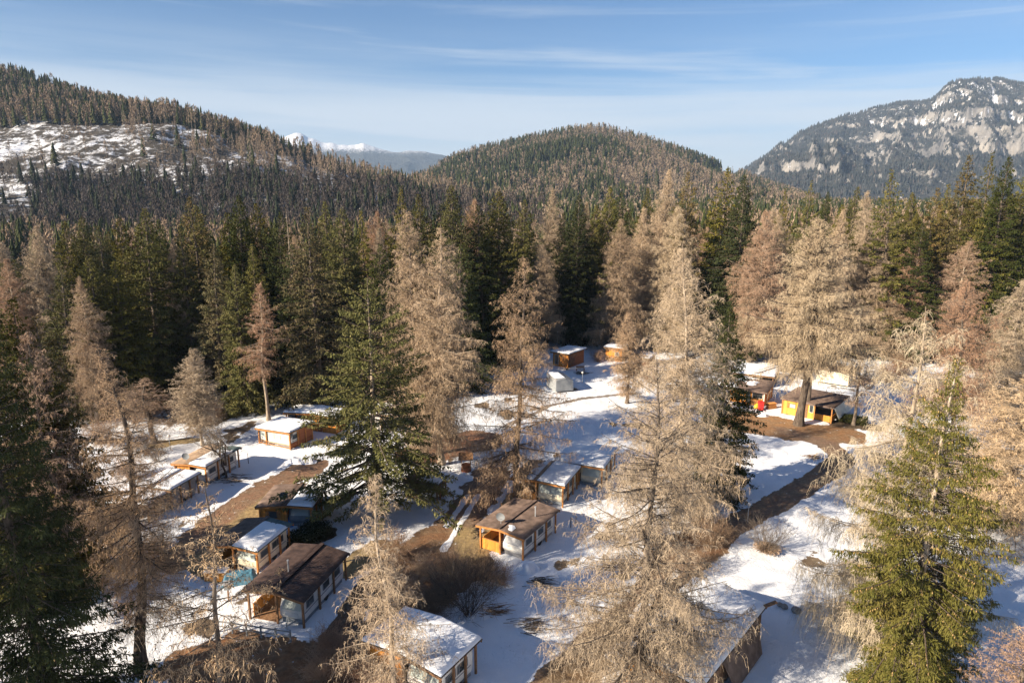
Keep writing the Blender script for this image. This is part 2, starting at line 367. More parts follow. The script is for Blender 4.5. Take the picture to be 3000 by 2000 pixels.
def build_ground():
    th = np.concatenate([np.radians(np.arange(-180, -44, 6)), np.radians(np.arange(-44, 44.01, .15)), np.radians(np.arange(50, 180.1, 6)), [pi]])
    rr_ = [2.0]
    while rr_[-1] < 30: rr_.append(rr_[-1] * 1.12)
    while rr_[-1] < 170: rr_.append(rr_[-1] * 1.0062)
    while rr_[-1] < 20000: rr_.append(rr_[-1] * 1.045)
    T, Rr = np.meshgrid(th, np.array(rr_))
    X = Rr * np.sin(T); Y = Rr * np.cos(T)
    bare = np.zeros_like(X); soil = np.zeros(X.shape + (3,)); soil[:] = (.16, .115, .075)
    wob = (fbm(X * .35, Y * .35, 3, 5) - .5) * .7 + (fbm(X * 1.3, Y * 1.3, 4, 4) - .5) * .55
    for pts, hw, colr in SOILS:
        d = seg_dist(X, Y, [gp(*p) for p in pts]) + wob * min(hw, 2) * 1.1
        f = 1 - sstep(hw * .72, hw * 1.25 + .25, d)
        soil = np.where((f > .02)[..., None], soil * (1 - f[..., None]) + np.array(colr) * f[..., None], soil)
        bare = np.maximum(bare, f)
    # wheel tracks of snow left on the lanes
    for pts, off in (([(1400, 1450), (1350, 1530), (1300, 1610)], .15), ([(1370, 1450), (1310, 1540)], .2), ([(2000, 1660), (1850, 1800)], .15)):
        d = seg_dist(X, Y, [gp(*p) for p in pts]); bare *= sstep(off, off + .35, d + wob * .5)
    fe = forest_edge(X, Y)
    wood = sstep(-1.5, 4, fe + wob * 8) * (.62 + .5 * (fbm(X * .12, Y * .12, 11, 4) - .35))
    soil = np.where((wood > .3)[..., None], soil * .3 + np.array((.085, .058, .036)) * .7, soil)
    bare = np.maximum(bare, wood)
    # tufts and thin spots in the open snow
    thin = fbm(X * .22, Y * .22, 21, 5)
    bare = np.maximum(bare, sstep(.66, .84, thin) * .8)
    camp = 1 - sstep(150, 200, Rr)
    Z = (fbm(X * .10, Y * .10, 5, 3) - .5) * .35 * camp + (fbm(X * .8, Y * .8, 8, 4) - .5) * .22 * camp * (1 - bare * .6) - bare * .05 * camp - .02
    tr = np.abs((X * .5 + Y * .9) % 4.0 - 2)      # soft furrows left by skis and boots
    me = grid_mesh('ground', X, Y, Z, [M['ground']], attrs={'bare': ('FLOAT', bare), 'soil': ('FLOAT_COLOR', np.concatenate([soil, np.ones(X.shape + (1,))], -1))})
    tag(link('ground', me), kind='structure')
build_ground()

def interp_cols(tab, u):
    t = np.array(tab, float); return np.interp(u, t[:, 0], t[:, 1])
def polar_col(u):                                   # azimuth whose horizon point lies in picture column u
    return np.arctan((u - 1176) / 1568 * cos(PITCH))
def YY(vy, r):                                       # height seen at picture row vy at the distance r
    Yc = -(vy - 784) / 1568
    return CAM_H + r * (-sin(PITCH) + Yc * cos(PITCH)) / (cos(PITCH) + Yc * sin(PITCH))
def hill_xyz(U, r, zfun):
    X0 = r * np.tan(polar_col(U)); Z = zfun(U, r, X0, r * np.ones_like(X0))
    return (U - 1176) / 1568 * (r * cos(PITCH) - (Z - CAM_H) * sin(PITCH)), r * np.ones_like(X0), Z
def hill_polar(us, rs, zfun, name, mat, attrs=None):
    U, Rr = np.meshgrid(us, rs)
    X, Y, Z = hill_xyz(U, Rr, zfun)
    me = grid_mesh(name, X, Y, Z, [mat], attrs=attrs(U, Rr, X, Y, Z) if attrs else None)
    return tag(link(name, me), kind='structure')

Y560 = [(-400, 470), (0, 472), (450, 470), (650, 462), (800, 462), (900, 468), (1000, 478), (1100, 492), (1300, 505)]
Y800 = [(-400, 305), (0, 303), (200, 292), (330, 290), (450, 302), (560, 334), (680, 372), (800, 410), (900, 438), (1000, 462), (1100, 488), (1300, 505)]
Y1000 = [(-400, 120), (-200, 155), (0, 187), (78, 206), (204, 246), (305, 273), (392, 297), (470, 313), (550, 338), (627, 368), (700, 396), (800, 420), (900, 443), (1000, 470), (1100, 500), (1300, 520)]
def z_left(U, r, X, Y):
    z5 = YY(interp_cols(Y560, U), 560); z8 = YY(interp_cols(Y800, U), 800); z10 = YY(interp_cols(Y1000, U), 1000)
    z = np.where(r < 430, -2, 0) + 0.0 * r
    t1 = sstep(430, 575, r); z = -2 + (z5 + 2) * t1
    z = np.where(r > 560, z5 + (z8 - z5) * np.clip((r - 560) / 240, 0, 1), z)
    z = np.where(r > 800, z8 + (z10 - z8) * np.clip((r - 800) / 200, 0, 1), z)
    z = np.where(r > 1000, z10 * (1 - sstep(1000, 1700, r)) - 3, z)
    z = z + (ridged(X * .03, Y * .02, 37, 4) - .45) * 7 * sstep(560, 640, r) * (1 - sstep(820, 900, r)) + (fbm(X * .012, Y * .012, 31, 5) - .5) * 24 * sstep(430, 560, r) * (1 - .6 * sstep(850, 1000, r))
    return np.minimum(z, z + 0)
hill_polar(np.linspace(-400, 1300, 300), np.linspace(425, 1700, 220), z_left, 'left_hillside', M['hillside'])

CH = [(700, 470), (860, 440), (940, 412), (1000, 388), (1040, 362), (1091, 345), (1174, 326), (1207, 317), (1258, 309), (1290, 301), (1354, 292), (1391, 294), (1441, 308), (1508, 325), (1557, 342), (1607, 359), (1674, 383), (1697, 394), (1760, 420), (1820, 440), (1900, 470)]
def z_mid(U, r, X, Y):
    zs = np.maximum(YY(interp_cols(CH, U) + 17, 1800), -5)
    t = np.clip((r - 850) / 950, 0, 1)
    z = -3 + (zs + 3) * (t ** 1.15) * np.where(r > 1800, 1 - sstep(1800, 2500, r), 1)
    return z + (ridged(X * .0042 + 3, Y * .0042, 41, 4) - .45) * 42 * np.sin(pi * np.clip(t, 0, .97)) * sstep(0, 60, zs)
hill_polar(np.linspace(700, 1900, 240), np.linspace(850, 2500, 200), z_mid, 'forest_hill', M['wood_floor'])

RM = [(1560, 470), (1640, 425), (1701, 394), (1742, 368), (1788, 343), (1838, 301), (1885, 284), (1934, 265), (2006, 250), (2045, 240), (2082, 234), (2103, 238), (2139, 232), (2169, 205), (2210, 187), (2246, 183), (2277, 190), (2306, 190), (2352, 196), (2450, 205), (2600, 240), (2800, 300), (3000, 350), (3200, 420)]
def z_right(U, r, X, Y):
    zs = YY(interp_cols(RM, U), 4200)
    t = np.clip((r - 2300) / 1900, 0, 1)
    base = -3 + (zs + 3) * (t ** 1.12) * np.where(r > 4200, 1 - sstep(4200, 6000, r) * .8, 1)
    env = np.sin(pi * np.clip(t, 0, .985)) ** .8 * sstep(60, 360, zs)
    n = (ridged(X * .0016, Y * .0009, 51, 6) - .42) * 290 * env + (ridged(X * .0065, Y * .003, 56, 4) - .45) * 70 * env
    n = n + (ridged(U * .017 + fbm(X * .002, Y * .002, 63, 3) * 1.6, r * .0011, 59, 3) - .45) * 90 * env
    # rock bands: the slope steps up in cliffs
    h = base + n; st = 95.0 + 0 * h; k = h / st + .8 * fbm(X * .0018, Y * .0018, 57, 3)
    fr = k - np.floor(k); stepd = (sstep(.25, .6, fr) - fr) * st * .32 * env * sstep(.40, .55, fbm(X * .0013, Y * .0009, 58, 3))
    return h + stepd + (fbm(X * .012, Y * .012, 53, 4) - .5) * 26 * sstep(0, 150, zs)
def right_attrs(U, r, X, Y, Z):
    gx = np.gradient(Z, axis=1) / np.maximum(np.abs(np.gradient(X, axis=1)), 1); gy = np.gradient(Z, axis=0) / np.gradient(Y, axis=0)
    slope = np.hypot(gx, gy)
    rock = sstep(.45, 1.3, slope) * .40 + .215
    lap = Z - (np.roll(Z, 3, 1) + np.roll(Z, -3, 1)) / 2
    snowy = .36 + .18 * sstep(250, 760, Z) + .35 * sstep(-2, -14, lap) * sstep(200, 500, Z)
    return {'rock': ('FLOAT', rock), 'snowy': ('FLOAT', snowy)}
hill_polar(np.linspace(1560, 3200, 520), np.linspace(2300, 6000, 420), z_right, 'rocky_mountain', M['mountain'], right_attrs)

FM = [(300, 420), (480, 380), (560, 352), (620, 330), (645, 318), (660, 311), (678, 306), (692, 308), (705, 316), (745, 328), (770, 331), (800, 333), (820, 331), (835, 326), (850, 333), (870, 340), (905, 349), (930, 346), (975, 348), (1010, 354), (1045, 361), (1090, 372), (1150, 392), (1300, 420), (1500, 440)]
def z_far(U, r, X, Y):
    zs = YY(interp_cols(FM, U) + (fbm(U * .05, U * 0, 77, 4) - .5) * 5, 9000)
    t = np.clip((r - 6200) / 2800, 0, 1)
    return -5 + (zs + 5) * (t ** 1.3) * np.where(r > 9000, 1 - sstep(9000, 11000, r) * .7, 1) + (ridged(X * .0011, Y * .0011, 61, 5) - .45) * 240 * np.sin(pi * np.clip(t, 0, .97))
def far_attrs(U, r, X, Y, Z):
    return {'rock': ('FLOAT', .25 + .3 * sstep(350, 600, Z)), 'snowy': ('FLOAT', .10 + .68 * sstep(330, 640, Z) + .5 * sstep(140, 60, Z) * sstep(1010, 1060, U))}
hill_polar(np.linspace(300, 1500, 300), np.linspace(6200, 11000, 160), z_far, 'snowy_mountains', M['mountain'], far_attrs)

# ------------------------------------------------------------------ vegetation builders
def norm(v): return v / np.maximum(np.linalg.norm(v, axis=-1, keepdims=True), 1e-9)
class Soup:
    """collects quads of any number of pieces for one mesh"""
    def __init__(s): s.v = []; s.q = []; s.t = []; s.m = []; s.tm = []; s.n = 0
    def add(s, v, q=None, t=None, mat=0):
        v = np.asarray(v, float).reshape(-1, 3)
        if q is not None and len(q): s.q.append(np.asarray(q) + s.n); s.m.append(np.full(len(q), mat))
        if t is not None and len(t): s.t.append(np.asarray(t) + s.n); s.tm.append(np.full(len(t), mat))
        s.v.append(v); s.n += len(v)
    def ribbons(s, P, w, rng, mat=0, flat=None):
        N_, K = P.shape[:2]
        T = np.gradient(P, axis=1)
        Rv = norm(rng.normal(size=(N_, 1, 3)) if flat is None else flat)
        S = norm(np.cross(T, Rv)) * (np.asarray(w).reshape(N_ if np.ndim(w) else 1, -1, 1) * .5)
        V = np.stack([P - S, P + S], 2)
        base = (np.arange(N_) * K * 2)[:, None] + np.arange(K - 1)[None] * 2
        s.add(V, np.stack([base, base + 1, base + 3, base + 2], -1).reshape(-1, 4), mat=mat)
    def tubes(s, P, r, S=4, mat=0):
        N_, K = P.shape[:2]; T = norm(np.gradient(P, axis=1))
        ref = np.where(np.abs(T[..., 2:3]) > .9, np.array([1., 0, 0]), np.array([0, 0, 1.]))
        n1 = norm(np.cross(T, ref)); n2 = np.cross(T, n1)
        a = np.arange(S) * 2 * pi / S
        V = P[:, :, None] + (n1[:, :, None] * np.cos(a)[:, None] + n2[:, :, None] * np.sin(a)[:, None]) * np.broadcast_to(r, (N_, K))[:, :, None, None]
        i = (np.arange(N_) * K * S)[:, None, None] + (np.arange(K - 1) * S)[None, :, None]
        j = np.arange(S); j2 = (j + 1) % S
        s.add(V, np.stack([i + j, i + j2, i + S + j2, i + S + j], -1).reshape(-1, 4), mat=mat)
    def cards(s, P, D, Lh, W, rng, mat=0, up=None):
        """pointed leaf-shaped cards starting at P towards D"""
        n_ = len(P)
        if up is None: up = norm(rng.normal(size=(n_, 3)) * .75 + np.array([0, 0, .8]))
        S = norm(np.cross(D, up)) * W[:, None] * .5
        V = np.stack([P, P + D * Lh[:, None] * .45 + S, P + D * Lh[:, None], P + D * Lh[:, None] * .45 - S], 1)
        b_ = np.arange(n_)[:, None] * 4 + np.arange(4)
        s.add(V, b_, mat=mat)
    def blobs(s, P, r, rng, mat=0, stretch=1.4):
        n_ = len(P); o = np.array([[1, 0, 0], [0, 1, 0], [-1, 0, 0], [0, -1, 0], [0, 0, stretch], [0, 0, -stretch]], float)
        V = P[:, None] + o[None] * np.broadcast_to(r, n_)[:, None, None]
        f = np.array([[0, 1, 4], [1, 2, 4], [2, 3, 4], [3, 0, 4], [1, 0, 5], [2, 1, 5], [3, 2, 5], [0, 3, 5]])
        s.add(V, t=(np.arange(n_)[:, None, None] * 6 + f[None]).reshape(-1, 3), mat=mat)
    def mesh(s, name, mats, smooth=False):
        return make_mesh(name, np.concatenate(s.v) if s.v else np.zeros((0, 3)), np.concatenate(s.q) if s.q else None, np.concatenate(s.t) if s.t else None,
                         mats, np.concatenate(s.m) if s.m else None, np.concatenate(s.tm) if s.tm else None, smooth)

def trunk_soup(H, r0, rng, wob=.12, top=.015, S=8, K=26, flare=1.5):
    z = np.linspace(0, 1, K); ph = rng.uniform(0, 6, 4)
    x = wob * (np.sin(z * 5 + ph[0]) - sin(ph[0]) + .4 * (np.sin(z * 13 + ph[1]) - sin(ph[1]))); y = wob * (np.sin(z * 4 + ph[2]) - sin(ph[2]))
    P = np.stack([x, y, z * H], -1)
    r = r0 * (1 - z) ** .8 + top; r[:3] *= np.array([flare, 1.15, 1.03]); r = r * (1 + rng.normal(size=K) * .03)
    s = Soup(); s.tubes(P[None], r[None], S)
    return s, (lambda zz: np.stack([np.interp(zz, P[:, 2], P[:, 0]), np.interp(zz, P[:, 2], P[:, 1]), zz], -1))

def make_spruce(seed, H=28., R=4.2, base=.06, nb=330, spacing=.30, card=.46, open_=0.0, droop=.28, mats=('spruce', 'bark'), cones=0, hang=.55, lobes=.22, prof_pow=.82, bare_top=0.0, wr=(.24, .40), cf=1.0):
    rng = np.random.default_rng(seed); R = R * 1.26
    ts, axis = trunk_soup(H, H * .0115 + .05, rng)
    trunk = ts.mesh('spruce_trunk', [M[mats[1]]], True)
    zb = base * H
    t = (np.arange(nb) + rng.uniform(0, 1, nb)) / nb
    t = 1 - (1 - t) ** .92
    whorl = np.round(t * nb / 5) / (nb / 5)                          # gather branches into loose whorls
    t = np.clip(t * .35 + whorl * .65 + rng.normal(size=nb) * .002, 0, .995)
    z = zb + (H - zb) * t
    az = np.arange(nb) * 2.39996 + rng.normal(size=nb) * .35
    ph = rng.uniform(0, 6, 3)
    L = R * ((1 - t ** 1.15) ** prof_pow) * np.minimum(1, .66 + t * 3.0) * (1 + lobes * np.sin(az * 2 + ph[0] + t * 9) + lobes * .7 * np.sin(az * 3 - t * 21 + ph[1]))
    L *= rng.uniform(.68, 1.14, nb); L = np.maximum(L, .22)
    if open_: L *= np.where(rng.random(nb) < open_, rng.uniform(.35, .7, nb), 1)
    el = np.tan(np.radians(-16 + 52 * t ** 1.4) + rng.normal(size=nb) * .09)
    dr = droop * (1 - t * .6)
    dirh = np.stack([np.cos(az), np.sin(az), 0 * az], -1); lat = np.stack([-np.sin(az), np.cos(az), 0 * az], -1)
    root = axis(z)
    def pt(i, s):
        Ls = L[i] * s
        return root[i] + dirh[i] * Ls[..., None] + np.stack([0 * s, 0 * s, L[i] * (el[i] * s - dr[i] * s ** 2 + dr[i] * .75 * s ** 3.2)], -1) + lat[i] * (np.sin(s * 3 + ph[2] + i) * .05 * Ls)[..., None]
    sk = np.linspace(0, .93, 5)
    ii = np.repeat(np.arange(nb), 5).reshape(nb, 5)
    P = pt(ii, np.broadcast_to(sk, (nb, 5)))
    cr = Soup()
    cr.tubes(P, (.012 + .012 * L)[:, None] * (1 - sk * .8)[None], 3, 1)
    if bare_top: pass
    ns = np.maximum(3, (L / spacing).astype(int)) * 2
    bi = np.repeat(np.arange(nb), ns); n = len(bi)
    s0 = rng.uniform(.16 + .25 * open_, 1.0, n) ** .62; side = rng.choice([-1., 1.], n)
    root_s = pt(bi, s0)
    sl = np.minimum(.50 * L[bi], 1.25) * (1.05 - s0 * .72) * rng.uniform(.6, 1.15, n) + .12
    ang = np.radians(rng.uniform(35, 68, n))
    sd_ = dirh[bi] * np.cos(ang)[:, None] + lat[bi] * (side * np.sin(ang))[:, None] + np.stack([0 * s0, 0 * s0, rng.uniform(-.55, .05, n) - hang * .3], -1)
    sd_ = norm(sd_)
    nc = np.maximum(1, ((sl / (card * .55)).astype(int) + 1) * cf).astype(int)
    ci = np.repeat(np.arange(n), nc); m_ = len(ci)
    u = rng.uniform(0, .9, m_)
    Pc = root_s[ci] + sd_[ci] * (sl[ci] * u)[:, None] + rng.normal(size=(m_, 3)) * .04
    isd = rng.random(m_) < hang * .75
    D = sd_[ci] + rng.normal(size=(m_, 3)) * .42
    D = np.where(isd[:, None], D * .55 + np.array([0, 0, -1.1]), D); D = norm(D)
    Lc = card * rng.uniform(.65, 1.35, m_); W = Lc * rng.uniform(wr[0], wr[1], m_)
    tipk = (1 - .35 * np.clip(u, 0, 1)); tc_ = np.clip((root_s[ci, 2] - zb) / (H - zb), 0, 1)
    Lc *= tipk * (1 - .35 * tc_); W *= (1 - .3 * tc_)
    cr.cards(Pc, D, Lc, W, rng, 0)
    # leader
    q = 24; cr.cards(axis(H - rng.uniform(0, 1.6, q)), norm(np.stack([rng.normal(size=q), rng.normal(size=q), rng.uniform(.4, 1.2, q)], -1)), np.full(q, .4), np.full(q, .1), rng, 0)
    parts = [('trunk', trunk), ('crown', cr.mesh('spruce_crown', [M[mats[0]], M['bark_dark']]))]
    if cones:
        c_ = Soup(); k = rng.integers(0, n, cones); ok = s0[k] > .55
        c_.blobs(root_s[k][ok] - np.array([0, 0, .10]), .045, rng, 0, 2.6)
        parts.append(('cones', c_.mesh('spruce_cones', [M['cone_tan']])))
    return parts

def make_larch(seed, H=26., R=4., base=.12, nb=230, twigs=17, tl=.95, width=.020, side=5, prof='oval', droop=.25, mats=('larch', 'bark'), cones=0, hang=1.0, thick=1.0, sparse_low=0.0, r0=None, wob=.25, up=0.0, fine=.26):
    rng = np.random.default_rng(seed); R = R * 1.28
    ts, axis = trunk_soup(H, (H * .0105 + .05) * thick if r0 is None else r0, rng, wob)
    zb = base * H
    t = np.sort(rng.random(nb)) ** .95; z = zb + (H - zb) * t * .985
    az = np.arange(nb) * 2.39996 + rng.normal(size=nb) * .5
    if prof == 'oval': pr = np.minimum(1, .45 + 2.2 * t) * (1 - t ** 1.7) ** .8
    elif prof == 'cone': pr = (1 - t) ** .8
    elif prof == 'spire': pr = np.minimum(1, .6 + 1.5 * t) * (1 - t ** 2.4) ** .9
    else: pr = np.minimum(1, .80 + t) * (1 - t ** 1.5) ** .78               # broad, long low limbs
    L = np.maximum(R * pr * rng.uniform(.6, 1.12, nb) * (1 + .20 * np.sin(az * 2 + t * 11 + seed) + .14 * np.sin(az * 3 - t * 23 + seed * 2)), .35)
    if sparse_low: L *= np.where((t < .5) & (rng.random(nb) < sparse_low), .35, 1)
    el = np.tan(np.radians(-12 + 48 * t ** 1.2 + up) + rng.normal(size=nb) * .14); dr = droop * (1 - .5 * t) * rng.uniform(.5, 1.4, nb)
    dirh = np.stack([np.cos(az), np.sin(az), 0 * az], -1); lat = np.stack([-np.sin(az), np.cos(az), 0 * az], -1)
    root = axis(z); wv = rng.uniform(0, 6, nb); wa = rng.uniform(.03, .10, nb)
    def pt(i, s):
        return root[i] + dirh[i] * (L[i] * s)[..., None] + np.stack([0 * s, 0 * s, L[i] * (el[i] * s - dr[i] * s ** 2 + dr[i] * .95 * s ** 3)], -1) + lat[i] * (np.sin(s * 4.5 + wv[i]) * wa[i] * L[i] * s)[..., None]
    K = 7; sk = np.linspace(0, 1, K); ii = np.repeat(np.arange(nb), K).reshape(nb, K)
    limbs = Soup()
    P = pt(ii, np.broadcast_to(sk, (nb, K)))
    limbs.tubes(P, ((.012 + .0105 * L) * thick)[:, None] * (1 - sk * .82)[None], 4, 0)
    # secondary limbs
    n2 = np.maximum(2, (L * 3.0).astype(int)); bi2 = np.repeat(np.arange(nb), n2); m2 = len(bi2)
    s2 = rng.uniform(.12, .97, m2); sgn = rng.choice([-1., 1.], m2)
    d2 = norm(dirh[bi2] * rng.uniform(.4, .9, (m2, 1)) + lat[bi2] * (sgn * rng.uniform(.5, 1., m2))[:, None] + np.stack([0 * s2, 0 * s2, rng.uniform(-.35, .25, m2)], -1))
    l2 = np.minimum(.42 * L[bi2], 1.9) * (1.15 - s2 * .7) * rng.uniform(.6, 1.2, m2) + .1
    k4 = np.linspace(0, 1, 5)
    P2 = pt(bi2, s2)[:, None] + d2[:, None] * (l2[:, None] * k4)[..., None]; P2[..., 2] -= (l2[:, None] * (.28 * hang * k4 ** 2))
    limbs.tubes(P2, (.006 + .006 * l2)[:, None] * (1 - k4 * .7)[None], 3, 0)
    # hanging twigs from limbs and side limbs
    nt = np.maximum(3, (twigs * 1.25 * (L / R) ** .9).astype(int)); ti = np.repeat(np.arange(nb), nt); n = len(ti)
    st = rng.uniform(.12, 1, n)
    r1 = pt(ti, st)
    nt2 = np.maximum(2, (l2 * twigs * .36).astype(int)); tj = np.repeat(np.arange(m2), nt2); q2 = rng.integers(0, 5, len(tj)); r2 = P2[tj, q2] + (P2[tj, np.minimum(q2 + 1, 4)] - P2[tj, q2]) * rng.random((len(tj), 1))
    rt = np.concatenate([r1, r2]); n = len(rt); hz_ = np.clip((rt[:, 2] - zb) / (H - zb), 0, 1)
    tln = tl * rng.uniform(.35, 1.2, n) * (1 - .45 * hz_)
    k5 = np.linspace(0, 1, 4); a0 = rng.uniform(0, 2 * pi, n); h0 = np.stack([np.cos(a0), np.sin(a0), rng.uniform(-.2, .7, n) + hz_ * .6], -1)
    g = hang * (1 - .45 * hz_)
    PT = rt[:, None] + h0[:, None] * (tln[:, None] * .42 * (k5 ** .8))[..., None]
    PT[..., 2] -= (tln * g)[:, None] * k5 ** 1.6
    PT += rng.normal(size=PT.shape) * .018 * k5[None, :, None]
    tw = Soup()
    tw.ribbons(PT, width * 1.15 * (1 - .55 * k5)[None] * np.ones((n, 1)), rng, 0)
    # short spurs: the woolly look of a bare larch
    ns = n * side; si = rng.integers(0, n, ns); f = rng.random(ns) * 2.99; fi = f.astype(int); ff = (f - fi)[:, None]
    ps = PT[si, fi] * (1 - ff) + PT[si, fi + 1] * ff
    ds = norm(rng.normal(size=(ns, 3)) + np.array([0, 0, -.5 * hang])); ls = rng.uniform(.4, 1.3, ns) * fine
    mid = ps + ds * (ls * .5)[:, None]; end = ps + ds * ls[:, None] + np.array([0, 0, -1.]) * (ls * .25 * hang)[:, None]
    tw.ribbons(np.stack([ps, mid, end], 1), width * np.array([.9, .75, .4])[None] * np.ones((ns, 1)), rng, 0)
    parts = [('trunk', ts.mesh('larch_trunk', [M[mats[1]]], True)), ('limbs', limbs.mesh('larch_limbs', [M[mats[1]]])), ('crown', tw.mesh('larch_twigs', [M[mats[0]]]))]
    if cones:
        c_ = Soup(); k = rng.integers(0, n, cones); c_.blobs(PT[k, rng.integers(1, 4, cones)], rng.uniform(.030, .048, cones), rng, 0, 1.2)
        parts.append(('cones', c_.mesh('larch_cones', [M['cone']])))
    return parts

def grow(rng, start, d, length, r, depth, out, split=3, spread=.55, K=5, grav=0.0):
    P = [start]; dd = d
    for k in range(K - 1):
        dd = norm(dd + rng.normal(size=3) * .13 + np.array([0, 0, grav])); P.append(P[-1] + dd * length / (K - 1))
    P = np.array(P); out.setdefault(depth, []).append((P, r))
    if depth == 0: return
    for j in range(split + (1 if rng.random() < .4 else 0)):
        k = rng.integers(1, K); nd = norm(dd * .8 + rng.normal(size=3) * spread)
        grow(rng, P[k] if j else P[-1], nd, length * rng.uniform(.5, .8), r * .55, depth - 1, out, split, spread, K, grav)
def make_broadleaf(seed, H=6.5, mats=('twig_grey', 'bark_dark')):
    rng = np.random.default_rng(seed); out = {}
    for k in range(3): grow(rng, np.array([0, 0, 0.]) if k == 0 else np.array([0, 0, H * .22]), norm(np.array([rng.normal() * .35, rng.normal() * .35, 1.])), H * .42, .13, 5, out, 3, .62, 5, .02)
    tk, cr = Soup(), Soup()
    for d_, lst in out.items():
        P = np.array([a for a, _ in lst]); r = np.array([b_ for _, b_ in lst])
        if d_ >= 4: tk.tubes(P, r[:, None] * np.linspace(1, .6, 5)[None], 6)
        else: cr.tubes(P, np.maximum(r, .009)[:, None] * np.linspace(1, .55, 5)[None], 3)
    return [('trunk', tk.mesh('apple_trunk', [M[mats[1]]], True)), ('crown', cr.mesh('apple_twigs', [M[mats[0]]]))]
def make_bush(seed, H=2.6, R=2.0, stems=60, mats=('twig_brown',), depth=2, r=.018, tuft=False):
    rng = np.random.default_rng(seed); out = {}
    for k in range(stems):
        a = rng.uniform(0, 2 * pi); s = rng.random() ** .6
        grow(rng, np.array([cos(a), sin(a), 0]) * R * .14 * s, norm(np.array([cos(a) * s * R / H * 1.1, sin(a) * s * R / H * 1.1, 1.])), H * rng.uniform(.45, .72), r, depth, out, 3, .38, 5, .015)
    cr = Soup()
    for d_, lst in out.items():
        P = np.array([a for a, _ in lst]); rr2 = np.array([b_ for _, b_ in lst])
        cr.tubes(P, np.maximum(rr2, .008)[:, None] * np.linspace(1, .5, 5)[None], 3)
    parts = [('branches', cr.mesh('bush_branches', [M[mats[0]]]))]
    if tuft:
        tf = Soup(); n = 900; a = rng.uniform(0, 2 * pi, n); rad = rng.random(n) ** .6 * R * .42
        p0 = np.stack([np.cos(a) * rad * .5, np.sin(a) * rad * .5, 0 * a], -1); p2 = np.stack([np.cos(a) * rad * 1.2, np.sin(a) * rad * 1.2, .75 - rad * .45 + rng.normal(size=n) * .08], -1)
        pm = (p0 + p2) / 2 + np.array([0, 0, .22])
        tf.ribbons(np.stack([p0, pm, p2], 1), .03 * np.ones((n, 1)), rng)
        parts.append(('dry_tuft', tf.mesh('dry_tuft', [M['larch_red']])))
    return parts

def place(parts, name, x, y, z=0.0, sxy=1.0, sz=1.0, rz=0.0, label=None, cat='tree', group=None, tilt=(0, 0), swap=None):
    root = bpy.data.objects.new(name, None); COL.objects.link(root); root.empty_display_size = .5
    tr_ = random.Random(int(x * 91 + y * 57))
    if name.endswith('_tree'): tilt = (tilt[0] + tr_.gauss(0, .016), tilt[1] + tr_.gauss(0, .016))
    root.location = (x, y, z); root.rotation_euler = (tilt[0], tilt[1], rz); root.scale = (sxy, sxy, sz)
    for pn, me in parts:
        o = link(pn, me, root)
        if pn in ('cones',): o['kind'] = 'stuff'
    return tag(root, label, cat, group)

# crowns shared by the rows of the wood
SP = [make_spruce(100 + i, 28, 5.0, base=b_, nb=int(n_ * 1.45), card=.50, spacing=.22, prof_pow=p_, droop=d_, mats=m_, cones=c_, open_=o_, hang=h_) for i, (b_, n_, p_, d_, m_, c_, o_, h_) in enumerate([
    (.05, 330, .80, .26, ('spruce', 'bark'), 0, 0, .5), (.06, 300, .92, .34, ('spruce', 'bark'), 250, .12, .6), (.04, 350, .74, .22, ('spruce', 'bark'), 0, 0, .65),
    (.08, 260, .86, .38, ('spruce_brown', 'bark'), 350, .2, .6), (.05, 320, .78, .30, ('spruce_dark', 'bark'), 0, 0, .5), (.10, 230, .95, .40, ('spruce', 'bark'), 150, .3, .5)])]
LR = {'full': [make_larch(200 + i, 26, 4, base=b_, nb=380, twigs=11, prof=p_, mats=m_, side=4, width=.027, fine=.36) for i, (b_, p_, m_) in enumerate([
          (.10, 'oval', ('larch', 'bark')), (.14, 'spire', ('larch_red', 'bark_pale')), (.08, 'oval', ('larch', 'bark_pale'))])],
      'wide': [make_larch(220 + i, 26, 4.6, base=b_, nb=350, twigs=12, prof='broad', tl=1.3, mats=m_, side=4, width=.027, droop=.4, fine=.36) for i, (b_, m_) in enumerate([
          (.14, ('larch', 'bark')), (.10, ('larch_pale', 'bark_pale'))])],
      'thin': [make_larch(240 + i, 24, 3.2, base=.26, nb=160, twigs=12, prof='spire', tl=.8, mats=('larch_red', 'bark'), side=4, width=.026, sparse_low=.5) for i in range(2)]}

# ------------------------------------------------------------------ the trees one can tell apart near the camp
occupied = []
KEEP_OUT = []
def put_tree(kind, tx, ty, D, R, label, seed=0, parts=None, H0=None, R0=None, group=None, name=None, rz=None, tilt=(0, 0), zb=0.0):
    x, z = at_depth(tx, ty, D); H = z - zb
    rng = random.Random(int(tx * 7 + ty * 13 + seed))
    if parts is None:
        if kind == 'spruce': parts = SP[seed % len(SP)]; H0, R0 = 28, 4.3
        else: lst = LR[kind]; parts = lst[seed % len(lst)]; H0, R0 = {'full': (26, 4), 'wide': (26, 4.6), 'thin': (24, 3.2)}[kind]
    nm = name or ('spruce_tree' if kind == 'spruce' else 'larch_tree')
    o = place(parts, nm, x, D, zb, R / R0, H / H0, rng.uniform(0, 6.28) if rz is None else rz, label, 'spruce' if kind == 'spruce' else 'larch', group, tilt)
    occupied.append((x, D, R)); return o

def hero(kind, tx, ty, D, R, label, seed, **kw):
    x, z = at_depth(tx, ty, D)
    mk = make_spruce if kind == 'spruce' else make_larch
    return put_tree(kind, tx, ty, D, R, label, seed, parts=mk(seed, z, R, **kw), H0=z, R0=R, rz=0.0)

